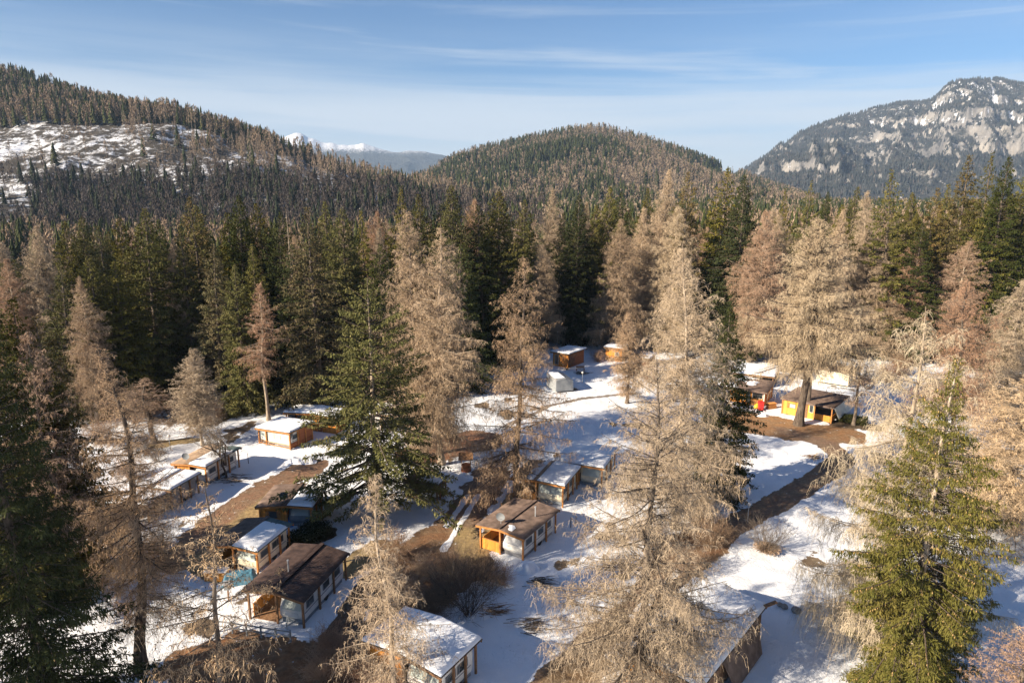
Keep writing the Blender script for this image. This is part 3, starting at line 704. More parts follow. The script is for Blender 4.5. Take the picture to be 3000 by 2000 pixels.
hero('spruce', -14, 720, 35, 3.4, 'huge nearly black spruce filling the bottom left corner', 301, base=.02, nb=480, spacing=.18, card=.38, wr=(.14, .24), cf=1.4, mats=('spruce_dark', 'bark_dark'), cones=200, hang=.7, prof_pow=.55)
put_tree('spruce', 36, 680, 51, 3.2, 'sunlit olive spruce behind the black corner spruce', 1)
put_tree('spruce', -45, 640, 50, 4.0, 'green spruce cut by the left picture edge, above the black corner spruce', 2)
put_tree('spruce', 112, 725, 52, 2.9, 'leaning brownish green spruce between the black corner spruce and the tall drooping larch', 3)
put_tree('thin', 78, 760, 49, 3.0, 'reddish bare larch tangled among the green spruces at the left edge', 0)
hero('larch', 226, 792, 40.7, 3.0, 'tall drooping bare larch beside the black corner spruce, its bent trunk in view', 302, base=.16, nb=240, twigs=17, side=4, tl=1.15, width=.019, prof='oval', droop=.42, mats=('larch', 'bark_dark'), thick=1.25, wob=.45, fine=.22)
hero('larch', 443, 803, 83, 2.9, 'small dense oval larch standing before the black gap in the wood', 303, base=.14, nb=340, twigs=11, side=4, tl=.7, width=.027, prof='oval', hang=.5, droop=.1, mats=('larch', 'bark_pale'))
put_tree('thin', 338, 868, 84, 3.6, 'dull brown bare tree between the drooping larch and the small oval larch', 1)
put_tree('thin', 300, 900, 92, 3.2, 'low brown bare tree at the foot of the tall left spruces', 0)
hero('larch', 592, 650, 93, 2.5, 'slim pinkish larch with a long bare trunk beside the black gap', 304, base=.34, nb=200, twigs=10, side=4, tl=.7, width=.027, prof='spire', mats=('larch_red', 'bark_pale'), sparse_low=.5)
hero('larch', 455, 1100, 36.5, 3.4, 'sparse bare larch hung with dark cones in front of the snowy lawn', 305, base=.22, nb=60, twigs=15, side=2, tl=1.1, width=.028, prof='broad', droop=.3, mats=('larch_pale', 'bark'), cones=750, thick=.95, fine=.22, hang=.8)
hero('larch', 885, 1078, 37, 2.4, 'bare larch with a pale straight trunk in front of the snow-roofed hut at the bottom', 306, base=.10, nb=150, twigs=14, side=4, tl=1.0, width=.018, prof='broad', mats=('larch', 'bark_pale'), thick=.85, cones=260, fine=.22)
hero('larch', 1502, 828, 37.5, 4.9, 'largest bare larch, spreading over the lower middle right with drooping twigs', 307, base=.08, nb=240, twigs=17, side=4, tl=1.1, width=.0175, prof='broad', droop=.38, mats=('larch', 'bark'), cones=350, fine=.22)
hero('larch', 2112, 706, 43, 5.0, 'pale weeping larch behind the cone-laden spruce at the right', 308, base=.12, nb=150, twigs=24, side=4, tl=1.7, width=.018, prof='broad', droop=.62, mats=('larch_pale', 'bark_pale'), hang=1.3, fine=.22)
hero('spruce', 2196, 822, 38.5, 3.9, 'broad sunlit spruce full of tan cones at the lower right', 309, base=.02, nb=460, spacing=.15, card=.34, wr=(.13, .22), cf=1.7, mats=('spruce', 'bark_pale'), cones=2600, hang=.75, lobes=.40, prof_pow=.86)
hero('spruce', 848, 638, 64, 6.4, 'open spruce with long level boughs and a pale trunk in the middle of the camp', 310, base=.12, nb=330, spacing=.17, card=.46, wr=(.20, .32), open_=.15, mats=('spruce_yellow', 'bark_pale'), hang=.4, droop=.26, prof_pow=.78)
hero('larch', 960, 478, 80, 4.4, 'left of the two tall bare larches joined behind the open spruce', 311, base=.12, nb=340, twigs=12, side=4, tl=1.2, width=.025, prof='broad', mats=('larch', 'bark'))
hero('larch', 1002, 516, 77, 4.9, 'right of the two tall bare larches joined behind the open spruce, pale trunk showing', 312, base=.12, nb=350, twigs=12, side=4, tl=1.2, width=.025, prof='broad', mats=('larch', 'bark_pale'))
hero('larch', 1190, 586, 67, 4.7, 'bare larch with long dark lower limbs in front of the snowy slope', 313, base=.10, nb=190, twigs=14, side=4, tl=1.1, width=.021, prof='broad', droop=.3, mats=('larch', 'bark_dark'))
hero('larch', 1880, 496, 91, 6.2, 'tall weeping larch whose thick dark trunk stands before the yellow cabin', 314, base=.33, nb=330, twigs=15, side=4, tl=1.4, width=.024, prof='broad', droop=.42, hang=1.0, mats=('larch_pale', 'bark_dark'), thick=1.6)
put_tree('thin', 1896, 520, 95, 3.6, 'second trunk growing close behind the larch at the yellow cabin', 0)
hero('larch', 1588, 560, 61, 4.5, 'tall larch with a long pale trunk above the largest bare larch', 315, base=.10, nb=300, twigs=14, side=4, tl=1.2, width=.022, prof='broad', mats=('larch', 'bark_pale'))
put_tree('spruce', 1676, 700, 69, 2.9, 'dark green spruce standing between the brown lane and the pale-trunked larch', 4)
put_tree('full', 1448, 716, 101, 2.9, 'small bare larch in front of the pinkish cabin', 0)
hero('larch', 2238, 640, 80, 4.2, 'bare larch with level boughs at the edge of the right snowfield', 316, base=.24, nb=190, twigs=12, side=4, tl=1.1, width=.026, prof='broad', mats=('larch_red', 'bark'))
put_tree('wide', 2385, 850, 60, 5.6, 'bare larch cut by the right picture edge beside the snowfield', 1)
put_tree('wide', 2352, 640, 92, 4.6, 'bare larch at the right picture edge under the tall dark spruces', 0)
put_tree('thin', 1980, 800, 91, 2.4, 'short dark-stemmed larch right of the yellow cabin', 1)
put_tree('thin', 2352, 1440, 33, 2.6, 'young reddish larch in the bottom right corner', 0)

FR = 'front row of the wood behind the camp'
def row(kind, items, words):
    for k, (tx, ty, D, R, s, extra) in enumerate(items):
        ty -= 9 if tx > 1940 and kind == 'spruce' else 0
        lim = 126 + (k * 5 % 9) if tx > 1700 else (134 + (k * 7 % 13) if 1215 < tx < 1700 else 0)
        if D < lim: R *= (lim / D) ** .8; D = lim
        put_tree(kind, tx, ty, D, R, extra, s, group=words)
row('spruce', [
 (150, 508, 120, 3.6, 0, 'slender spruce right beside the pointed pink larch at the left'), (182, 500, 124, 4.2, 2, 'spruce with a split top right of the pointed pink larch'),
 (235, 518, 112, 4.1, 1, 'middle-height spruce between two taller ones in the left wood'), (275, 500, 120, 3.8, 2, 'spruce close on the left of the tallest left-hand spruce'),
 (320, 478, 103, 4.9, 0, 'tallest broad spruce of the left wood, its boughs reaching down to the snow'), (362, 505, 114, 4.0, 4, 'dark spruce left of the narrow pink larch'),
 (440, 452, 110, 4.8, 3, 'high olive spruce right of the narrow pink larch'), (466, 470, 122, 4.0, 2, 'spruce touching the right side of the high olive spruce'),
 (412, 520, 104, 3.4, 1, 'short spruce at the foot of the high olive spruce'), (505, 488, 118, 4.0, 0, 'spruce above the bright narrow spruce by the black gap'),
 (545, 448, 117, 4.6, 4, 'pointed dark spruce left of the dead snag'), (598, 466, 120, 4.4, 0, 'spruce rising over the slim pinkish larch'), (632, 486, 112, 4.3, 4, 'dark spruce just left of the dead snag'),
 (540, 608, 96, 2.7, 2, 'bright narrow spruce in front of the black gap'), (572, 560, 106, 3.2, 0, 'lower spruce behind the bright narrow spruce'),
 (712, 476, 97, 4.9, 3, 'wide brownish green spruce behind the snow-roofed cabins'), (745, 462, 116, 4.0, 0, 'spruce top directly behind the wide brownish spruce'),
 (790, 478, 108, 4.2, 2, 'spruce left of the short pointed spruce in the middle wood'), (832, 484, 116, 3.6, 1, 'short pointed spruce beside the pink larch tops'),
 (915, 428, 128, 4.3, 5, 'open-topped spruce above the joined tall larches'), (965, 446, 128, 4.4, 0, 'spruce directly behind the joined tall larches'),
 (1035, 424, 120, 4.7, 2, 'high spruce right of the joined tall larches'), (1012, 470, 130, 4.2, 4, 'dark spruce in the shade right of the joined tall larches'), (1085, 462, 140, 4.0, 0, 'spruce right of the round-topped pink larch'),
 (1146, 438, 126, 5.3, 2, 'broad spruce above the larch with dark lower limbs'), (1112, 470, 122, 4.0, 4, 'shaded spruce under the broad spruce'), (1206, 458, 146, 4.0, 0, 'spruce between the broad spruce and the tall middle larch'),
 (1322, 448, 143, 3.9, 4, 'slim almost black spruce right of the tall middle larch'), (1396, 428, 146, 4.7, 0, 'long olive spruce reaching down left of the group of pale larches'), (1372, 470, 150, 4.0, 2, 'spruce at the left side of the long olive spruce'),
 (1432, 440, 160, 4.2, 4, 'spruce behind the long olive spruce'), (1490, 432, 165, 3.6, 0, 'small far spruce above the pale larch group'), (1574, 394, 138, 4.3, 3, 'dense round-headed spruce against the forested hill'),
 (1667, 386, 112, 5.6, 5, 'big layered spruce standing highest right of the pale larches'), (1714, 402, 122, 4.8, 4, 'dark spruce hugging the big layered spruce'),
 (1800, 434, 170, 3.6, 5, 'pointed spruce against the foot of the rocky mountain'), (1856, 414, 152, 4.0, 5, 'open pointed spruce below the rock bands'), (1895, 440, 172, 3.6, 4, 'dark spruce right of the open pointed spruce'),
 (1962, 438, 158, 4.0, 0, 'green spruce left of the pale far larch'), (2066, 398, 122, 4.9, 5, 'tiered dark spruce with a white lower trunk'), (2110, 450, 150, 3.8, 2, 'low spruce top right of the tiered dark spruce'),
 (2146, 440, 136, 4.2, 3, 'yellowish spruce below the mountain gully'), (2178, 432, 146, 4.2, 1, 'thin-topped spruce left of the tallest right-hand group'), (2236, 366, 120, 4.8, 3, 'tallest brownish spruce of the right-hand group'),
 (2276, 358, 130, 4.2, 5, 'open spruce just right of the tallest brownish spruce'), (2318, 368, 124, 4.6, 4, 'dark spruce near the right picture edge'), (2352, 392, 114, 4.8, 2, 'spruce cut by the right picture edge'),
 (2296, 452, 104, 4.4, 0, 'lower green spruce in front of the tallest right-hand group'), (2345, 540, 98, 4.6, 2, 'low bushy spruce at the right picture edge'), (2120, 520, 126, 4.4, 4, 'shaded spruce between the two red-topped larches'),
 (1290, 490, 142, 4.0, 4, 'shaded spruce behind the tall middle larch'), (660, 560, 104, 3.8, 4, 'dark low spruce left of the wide brownish spruce'), (1930, 470, 126, 4.0, 0, 'spruce behind the weeping larch of the yellow cabin'),
 (480, 560, 100, 3.6, 3, 'half-hidden spruce between the high olive spruce and the bright narrow one'), (205, 590, 96, 3.6, 2, 'low green spruce behind the drooping left larch'), (262, 600, 98, 3.8, 0, 'low spruce in front of the left wood, above the drooping larch'),
 (128, 600, 94, 3.6, 1, 'low spruce under the pointed pink larch'), (1720, 560, 104, 3.4, 4, 'dark lower spruce under the big layered spruce'), (880, 560, 104, 3.6, 4, 'dark spruce low behind the open spruce of the camp'), (1060, 560, 108, 4.2, 4, 'deep shaded spruce right of the joined larches')], 'spruces of the wood behind the camp')
row('full', [
 (94, 514, 108, 3.9, 0, 'pointed pink larch rising alone at the left end of the wood'), (392, 545, 106, 2.6, 1, 'narrow pink larch squeezed between dark spruces'), (176, 634, 92, 2.8, 2, 'short pink larch in front of the left spruces'),
 (14, 590, 104, 3.0, 1, 'grey pink larch at the left picture edge'), (682, 538, 110, 3.2, 0, 'orange tinted larch left of the wide brownish spruce'), (778, 500, 124, 3.0, 2, 'pale larch top between middle spruces'),
 (862, 480, 130, 3.2, 1, 'pinkish larch behind the short pointed spruce'), (878, 520, 116, 3.0, 0, 'reddish larch left of the joined tall larches'), (1084, 452, 132, 3.2, 1, 'round-topped pink larch in the middle wood'), (1268, 430, 146, 4.5, 2, 'tall middle larch with a bright trunk against the dark wood'),
 (1350, 462, 150, 3.0, 0, 'far larch between the black slim spruce and the long olive spruce'), (1532, 384, 138, 4.2, 0, 'highest pale larch just left of the round-headed spruce'), (1482, 474, 120, 3.6, 2, 'second larch of the pale group'), (1760, 478, 112, 3.9, 1, 'red-topped larch left of the weeping larch'),
 (1790, 490, 116, 3.9, 0, 'larch leaning on the red-topped larch left of the weeping larch'), (1938, 478, 118, 3.3, 0, 'larch right behind the weeping larch'), (2008, 436, 142, 4.2, 2, 'pale far larch left of the tiered dark spruce'), (2096, 550, 108, 3.8, 1, 'left of the two red-topped larches under the right spruces'), (2212, 548, 106, 3.8, 1, 'right of the two red-topped larches under the right spruces'),
 (1690, 620, 110, 3.2, 0, 'low larch below the big layered spruce'), (1735, 640, 104, 3.6, 2, 'bare larch left of the dark trunk, above the first right cabin')], 'larches of the wood behind the camp')
row('wide', [(1424, 502, 116, 4.2, 0, 'first larch of the pale group, left side'), (1512, 520, 110, 4.2, 0, 'third larch of the pale group'), (1563, 470, 114, 4.4, 1, 'fourth larch of the pale group, right side'),
 (2005, 556, 106, 4.6, 0, 'silvery larch with bare side limbs right of the weeping larch'), (1250, 560, 138, 3.6, 0, 'brown larch skirt below the tall middle larch'), (1825, 600, 100, 4.0, 0, 'bare larch close left of the weeping larch'), (2060, 660, 98, 3.8, 0, 'brownish larch between the weeping larch and the snowfield'), (2160, 640, 96, 3.8, 0, 'shaded brown larch above the right snowfield')], 'larches of the wood behind the camp')

# dead snag
def snag(tx, ty, D, label):
    x, z = at_depth(tx, ty, D); rng = np.random.default_rng(9)
    ts, ax = trunk_soup(z, .2, rng, .1); st = Soup(); n = 46
    zz_ = rng.uniform(.45, .97, n) * z; a = rng.uniform(0, 6.28, n); l = rng.uniform(.3, 1.2, n) * (1.15 - zz_ / z) * 2
    P0 = ax(zz_); P1 = P0 + np.stack([np.cos(a) * l, np.sin(a) * l, -.1 * l], -1)
    st.tubes(np.stack([P0, (P0 + P1) / 2, P1], 1), np.array([.04, .03, .012])[None], 3)
    place([('trunk', ts.mesh('snag_trunk', [M['bark_pale']], True)), ('limbs', st.mesh('snag_stubs', [M['bark_pale']]))], 'dead_tree', x, D, 0, label=label, cat='dead tree')
snag(663, 478, 106, 'dead grey snag with short stubs beside the dark spruces')

# unseen spruce added just left of the picture to shade the foreground
for i, (x, y, H, R) in enumerate([(-37, 29.5, 28, 4.8)]):
    place(SP[i % 6], 'spruce_tree', x, y, 0, R / 4.2, H / 28, i * 1.3, ['spruce outside the left picture edge beside the black corner spruce', 'shorter spruce outside the left picture edge', 'tall spruce beyond the left picture edge', 'spruce beyond the left picture edge near the old larches'][i], 'spruce')

# rows filling the wood behind, every tree its own
rng = random.Random(5); fill = []
tries = 0
while len(fill) < 130 and tries < 60000:
    tries += 1
    D = 132 + 95 * rng.random(); x = rng.uniform(-.86, .86) * D
    if forest_edge(np.array([x]), np.array([D]))[0] < 9: continue
    if any((x - a) ** 2 + (D - b) ** 2 < (4.2 + c * .40) ** 2 for a, b, c in occupied): continue
    ux, _ = project(x, D, 28.0)
    lf = .26 + .28 * float(sstep(1350, 1500, ux)) * (1 - float(sstep(1950, 2150, ux)))
    kind = 'spruce' if rng.random() > lf else 'larch'
    top = float(np.interp(ux, [-300, 0, 150, 500, 700, 1000, 1300, 1600, 2000, 2200, 2600], [585, 565, 535, 510, 515, 490, 485, 465, 462, 440, 430])) + rng.uniform(0, 62) * (1 if kind == 'spruce' else 1.2)
    _, z = at_depth(ux, top, D); H = min(max(z, 17), 33)
    fill.append((x, D, H, kind, ux)); occupied.append((x, D, 3.8))
LAND = [(250, 'the drooping left larch'), (520, 'the small oval larch'), (740, 'the snow-roofed cabins'), (980, 'the joined tall larches'), (1200, 'the larch with dark lower limbs'), (1420, 'the small brown cabin'), (1640, 'the pale larch group'), (1860, 'the weeping larch'), (2080, 'the cream box trailer'), (9999, 'the right snowfield')]
for (x, D, H, kind, ux) in fill:
    land = next(n for c, n in LAND if ux < c)
    depth_w = 'nearest' if D < 155 else ('middle' if D < 185 else 'farthest')
    if kind == 'spruce':
        lab = 'dark spruce in the %s rows of the wood behind %s' % (depth_w, land)
        place(SP[rng.randrange(6)], 'spruce_tree', x, D, 0, rng.uniform(.82, 1.05), H / 28, rng.uniform(0, 6.28), lab, 'spruce', 'spruces in the %s rows behind %s' % (depth_w, land))
    else:
        lab = 'bare larch in the %s rows of the wood behind %s' % (depth_w, land)
        k = rng.choice(['full', 'full', 'wide', 'thin']); H0 = {'full': 26, 'wide': 26, 'thin': 24}[k]
        place(LR[k][rng.randrange(2)], 'larch_tree', x, D, 0, rng.uniform(.75, .98), H / H0, rng.uniform(0, 6.28), lab, 'larch', 'larches in the %s rows behind %s' % (depth_w, land))

# ------------------------------------------------------------------ far woods: small trees by the thousand
def t_spruce(seed, lv=9, k=8, S=None):
    rng = np.random.default_rng(seed); V = []; T = []; n = 0
    for i in range(lv):
        t = i / lv; z0 = .10 + .86 * t; r = .17 * (1 - t) ** .85 + .015; dz = .86 / lv
        a0 = rng.uniform(0, 6.28)
        for j in range(k):
            a = a0 + j * 2 * pi / k + rng.normal() * .15; rr2 = r * rng.uniform(.7, 1.2); w = 2 * pi / k * .52
            V += [(0, 0, z0 + dz * 1.5), (cos(a - w) * rr2 * .72, sin(a - w) * rr2 * .72, z0 + dz * .25), (cos(a) * rr2, sin(a) * rr2, z0 - dz * .35), (cos(a + w) * rr2 * .72, sin(a + w) * rr2 * .72, z0 + dz * .25)]
            T += [(n, n + 1, n + 2), (n, n + 2, n + 3)]; n += 4
    return np.array(V), np.array(T), np.zeros(len(T), int)
def t_larch(seed, n_=70, base=.3, rad=.13, w=.020):
    rng = np.random.default_rng(seed); V = []; T = []; m_ = []; n = 0
    V += [(-.008, 0, 0), (.008, 0, 0), (0, .008, 0), (0, 0, 1)]; T += [(0, 1, 3), (1, 2, 3), (2, 0, 3)]; m_ += [1, 1, 1]; n = 4
    for i in range(n_):
        t = rng.random() ** .8; z = base + (1 - base) * t; r = rad * min(1, .5 + 2 * t) * (1 - t ** 1.8) ** .8 * rng.uniform(.2, 1.1)
        a = rng.uniform(0, 6.28); L_ = rng.uniform(.05, .11); b = a + rng.choice([-1.4, 1.4]) + rng.normal() * .4
        p = np.array([cos(a) * r, sin(a) * r, z]); q = p + np.array([cos(b) * w, sin(b) * w, 0.01]); e = p + np.array([cos(a) * .03, sin(a) * .03, -L_ if rng.random() < .6 else L_])
        V += [p, q, e]; T.append((n, n + 1, n + 2)); m_.append(0); n += 3
    return np.array(V), np.array(T), np.array(m_)
def t_tiny(seed, k=5):
    rng = np.random.default_rng(seed); V = []; T = []; n = 0
    for z0, z1, r in ((0.05, .62, .20), (.38, 1.0, .13)):
        for j in range(k):
            a = j * 2 * pi / k + rng.normal() * .2; b = a + 2 * pi / k
            V += [(cos(a) * r, sin(a) * r, z0 + rng.normal() * .03), (cos(b) * r, sin(b) * r, z0 + rng.normal() * .03), (0, 0, z1)]; T.append((n, n + 1, n + 2)); n += 3
    return np.array(V), np.array(T), np.zeros(len(T), int)
def scatter(name, temps, which, P, Hs, Ws, seed, mats):
    rng = np.random.default_rng(seed); Vs = []; Ts = []; Ms = []; off = 0
    for k, (V, T, m_) in enumerate(temps):
        I = np.where(which == k)[0]
        if not len(I): continue
        a = rng.uniform(0, 2 * pi, len(I)); c, s = np.cos(a)[:, None], np.sin(a)[:, None]
        X = (V[None, :, 0] * c - V[None, :, 1] * s) * Ws[I][:, None]; Y = (V[None, :, 0] * s + V[None, :, 1] * c) * Ws[I][:, None]; Z = V[None, :, 2] * Hs[I][:, None]
        Vs.append((np.stack([X, Y, Z], -1) + P[I][:, None]).reshape(-1, 3))
        Ts.append((T[None] + (np.arange(len(I)) * len(V))[:, None, None] + off).reshape(-1, 3)); off += len(I) * len(V)
        Ms.append(np.tile(m_ + MATOFF[k] if MATOFF else m_, len(I)))
    return make_mesh(name, np.concatenate(Vs), None, np.concatenate(Ts), mats, None, np.concatenate(Ms))
MATOFF = None
M['far_spruce'] = leafy('far_spruce_needles', (.026, .036, .014), (.042, .052, .018), (.070, .070, .026), coord_scale=.06)
M['far_larch'] = leafy('far_larch_twigs', (.19, .14, .10), (.25, .19, .135), (.31, .24, .175), coord_scale=.05)
M['far_bark'] = mottled('far_bark', (.16, .13, .10), (.28, .24, .20), .4, .9, 0)
M['bank_larch'] = leafy('dull_larch_twigs', (.048, .042, .040), (.075, .062, .056), (.12, .098, .084), coord_scale=.05)  # larch twigs darkened: the shade on the bank is put into the colour
TS = [t_spruce(s, 8, 7) for s in range(3)]; TL = [t_larch(10 + s, 80, .30, .13, .026) for s in range(3)]; TD = [t_larch(20 + s, 60, .45, .07) for s in range(2)]
rg = np.random.default_rng(4)
def hill_scatter(n, u0, u1, r0, r1, zfun, dens):
    U = rg.uniform(u0, u1, n); r = np.sqrt(rg.uniform(r0 * r0, r1 * r1, n)); X, Y, Z = hill_xyz(U, r, zfun)
    vx, vy = project(X, Y, Z); k = rg.random(n) < dens(U, r, vx, vy, X, Y)
    return U[k], r[k], np.stack([X, Y, Z], -1)[k], vx[k], vy[k]
# left hillside
def dens_left(U, r, vx, vy, X, Y):
    nse = fbm(X * .013, Y * .013, 91, 3)
    d = np.where(r > 800, .95, 0.)
    clr = np.where((r > 612) & (r <= 800), .022 + .16 * sstep(430, 600, U) + .5 * sstep(.60, .68, fbm(X * .022, Y * .03, 71, 3)) * sstep(.40, .6, nse), 0)
    bank = np.where(r <= 612, .95, 0) * (1 - (1 - sstep(60, 130, U)) * .85 * (r > 440))
    edge = (r > 800) & (r < 830)
    return np.where(edge, .75, d + clr + bank) * np.where((r > 600) & (U > 640), .30, 1)
U, r, P, vx, vy = hill_scatter(19000, -350, 1250, 400, 1060, z_left, dens_left)
bank = r < 612; clr = (r >= 612) & (r < 800); up = r >= 800
ls = fbm(P[:, 0] * .01, P[:, 1] * .01, 95, 3)
fr = np.where(bank, .68, np.where(clr, .90, .05 + .45 * (1 - sstep(805, 850, r)) + .25 * sstep(.52, .6, ls) + .3 * sstep(500, 700, U)))
isl = rg.random(len(r)) < fr
Hs = np.where(isl, rg.uniform(17, 27, len(r)), rg.uniform(15, 27, len(r))) * np.where(clr, .9, 1) * np.where(bank, .82, 1)
Ws = Hs * rg.uniform(.95, 1.5, len(r)) * np.where(isl & clr, .8, 1)
tall = np.zeros(len(r), bool)
MATS = [M['far_spruce'], M['far_bark'], M['far_larch'], M['far_bark'], M['bank_larch'], M['far_bark']]
M['bank_spruce'] = leafy('shaded_bank_needles', (.018, .025, .016), (.028, .036, .020), (.045, .048, .028), coord_scale=.06); MATS.append(M['bank_spruce'])  # darker needle copy that paints in the shade on the bank
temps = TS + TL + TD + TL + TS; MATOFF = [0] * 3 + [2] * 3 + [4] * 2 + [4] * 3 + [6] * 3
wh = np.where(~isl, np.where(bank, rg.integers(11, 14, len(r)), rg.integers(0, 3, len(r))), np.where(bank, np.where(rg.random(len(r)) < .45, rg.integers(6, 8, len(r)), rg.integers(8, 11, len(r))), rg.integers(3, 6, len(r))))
# the ones that stand singly in the clearing are things of their own
single = np.where(clr)[0][:200]
rest = np.ones(len(r), bool); rest[single] = False
Hs = np.where(up, Hs * 1.1, Hs)
me = scatter('left_hillside_forest', temps, np.where(rest, wh, -1), P, Hs, Ws, 1, MATS)
tag(link('hillside_forest', me), 'dense wood of spruce and larch covering the left hillside', 'forest', kind='stuff')
T1 = [make_mesh('clearing_tree', V, None, T, [M['far_spruce'] if k < 3 else M['far_larch'], M['far_bark']], None, m_) for k, (V, T, m_) in enumerate(TS + TL)]
for i in single:
    k = int(wh[i]) % 6; sp = k < 3
    o = link('far_spruce' if sp else 'far_larch', T1[k], None, tuple(P[i])); o.scale = (Ws[i] * .9, Ws[i] * .9, Hs[i]); o.rotation_euler = (0, 0, float(rg.uniform(0, 6)))
    a = 'at the far left' if U[i] < 300 else ('in its middle' if U[i] < 620 else 'towards the valley end')
    tag(o, ('small dark spruce on the snowy hillside clearing, %s' if sp else 'single bare larch on the snowy hillside clearing, %s') % a, 'spruce' if sp else 'larch', ('spruces' if sp else 'larches') + ' on the clearing ' + a)
# brushwood heaps on the clearing
n = 2600; U = rg.uniform(-50, 900, n); rb = rg.uniform(600, 820, n); X, Y, Z = hill_xyz(U, rb, z_left)
kk = rg.random(n) < .25 + .75 * sstep(.45, .6, fbm(X * .03, Y * .03, 33, 3)); Pb = np.stack([X, Y, Z], -1)[kk]
sb = Soup(); q = 14; pc = np.repeat(Pb, q, 0) + rg.normal(size=(len(Pb) * q, 3)) * np.array([3.2, 2.2, .5])
dd = norm(rg.normal(size=(len(pc), 3)) * np.array([1, .6, .3]) + np.array([0, 0, .15])); sb.cards(pc, dd, rg.uniform(1.2, 3.4, len(pc)), rg.uniform(.3, .9, len(pc)), rg, 0)
tag(link('brushwood', sb.mesh('brushwood', [M['twig_grey']])), 'grey heaps of felled brushwood strewn over the snowy clearing', 'brushwood', kind='stuff')

# valley floor wood between the near wood and the bank
n = 2600; y = np.sqrt(rg.uniform(215 ** 2, 450 ** 2, n)); x = rg.uniform(-.95, .95, n) * y
P = np.stack([x, y, 0 * x - .3], -1); isl = rg.random(n) < .45
Hs = rg.uniform(11, 19, n) * np.where(x > .15 * y, 1.25, 1); Ws = Hs * rg.uniform(1., 1.4, n); wh = np.where(isl, rg.integers(3, 6, n), rg.integers(0, 3, n))
tag(link('valley_forest', scatter('valley_forest', temps, wh, P, Hs, Ws, 2, MATS)), 'shaded wood filling the valley behind the camp trees', 'forest', kind='stuff')

n = 7000; y = np.sqrt(rg.uniform(450 ** 2, 1000 ** 2, n)); x = rg.uniform(-.05, .98, n) * y; P = np.stack([x, y, 0 * x - .3], -1)
isl = rg.random(n) < .35; Hs = rg.uniform(16, 25, n); Ws = Hs * rg.uniform(1., 1.4, n)
MATOFF = [0] * 3 + [2] * 3; wh = np.where(isl, rg.integers(3, 6, n), rg.integers(0, 3, n))
tag(link('plain_forest', scatter('plain_forest', [t_spruce(50 + s, 5, 5) for s in range(3)] + [t_larch(53 + s, 30, .3, .14, .04) for s in range(3)], wh, P, Hs, Ws, 8, MATS)), 'far level wood between the camp trees and the mountains at the right', 'forest', kind='stuff')

# forested hill in the middle
def dens_mid(U, r, vx, vy, X, Y):
    hole = ((vx > 1585) & (vx < 1700) & (vy > 386 + (vx - 1585) * .12) & (vy < 408 + (vx - 1585) * .14)) | ((vx > 1715) & (vx < 1790) & (vy > 448) & (vy < 470))
    return np.where(hole, .06, .93)
U, r, P, vx, vy = hill_scatter(14000, 760, 1880, 870, 1860, z_mid, dens_mid)
ls = fbm(P[:, 0] * .006, P[:, 1] * .004, 97, 4)
isl = rg.random(len(r)) < np.clip((ls - .36) * 3.2, .08, .85)
Hs = rg.uniform(19, 33, len(r)); Ws = Hs * rg.uniform(1.0, 1.6, len(r)); TLs = [t_larch(30 + s, 46, .22, .15, .035) for s in range(3)]; TSs = [t_spruce(40 + s, 6, 6) for s in range(3)]
temps2 = TSs + TLs; MATOFF = [0] * 3 + [2] * 3
wh = np.where(isl, rg.integers(3, 6, len(r)), rg.integers(0, 3, len(r)))
tag(link('hill_forest', scatter('hill_forest', temps2, wh, P, Hs, Ws, 3, MATS)), 'wood of dark spruce and tan larch covering the round hill', 'forest', kind='stuff')

# trees on the rocky mountain and the far snowy range
U = rg.uniform(1600, 2700, 52000); r = rg.uniform(2400, 4250, 52000); X, Y, Z = hill_xyz(U, r, z_right)
dz = (hill_xyz(U, r + 12, z_right)[2] - Z) / 12
k = (Z > 5) & (rg.random(len(U)) < np.clip(1.15 - dz * .9, .05, .85) * (.25 + .75 * sstep(.38, .55, fbm(X * .004, Y * .004, 99, 4))))
P = np.stack([X, Y, Z - 1], -1)[k]; Hs = rg.uniform(13, 22, len(P)); TT = [t_tiny(s) for s in range(3)]; MATOFF = [0, 0, 2]
wh = rg.choice([0, 1, 2], len(P), p=[.45, .45, .10])
M['mountain_pine'] = leafy('mountain_pine_needles', (.026, .032, .032), (.040, .046, .044), (.070, .068, .062), coord_scale=.02)  # needle colour shifted to blue-grey, painting in distant haze
tag(link('mountain_forest', scatter('mountain_forest', TT, wh, P, Hs, Hs * rg.uniform(1., 1.5, len(P)), 5, [M['mountain_pine'], M['far_bark'], M['bank_larch'], M['far_bark']])), 'thin wood clinging to the slopes of the rocky mountain', 'forest', kind='stuff')

# ------------------------------------------------------------------ bushes and garden trees
AP = make_broadleaf(401, 6.4)
def put_bush(parts, name, px, py, s, label, cat='bush', group=None, sz=None):
    x, y = gp(px, py); place(parts, name, x, y, -.03, s, sz or s, (px * .37) % 6.28, label, cat, group)
put_bush(AP, 'apple_tree', 664, 1395, 1.0, 'bare garden tree with a round crown beside the long caravan roof', 'tree')
BB = [make_bush(411, 2.8, 2.6, 55, ('twig_grey',), 2, .02, True), make_bush(412, 2.4, 2.2, 70, ('twig_brown',), 3, .016), make_bush(413, 2.2, 2.0, 60, ('larch_red',), 3, .014), make_bush(414, 3.2, 2.4, 40, ('bark_dark',), 3, .02)]
put_bush(BB[0], 'bush', 2246, 1612, 1.0, 'bare fan-shaped bush with a brown tuft on the open snow')
put_bush(BB[3], 'bush', 1660, 1082, .8, 'dark vase-shaped bush in front of the small brown cabin')
put_bush(BB[3], 'bush', 1372, 1800, 1.15, 'tall dark-stemmed bush above the roof of the snowy hut')
put_bush(BB[0], 'bush', 1300, 1760, 1.0, 'spreading bush left of the dark-stemmed bush')
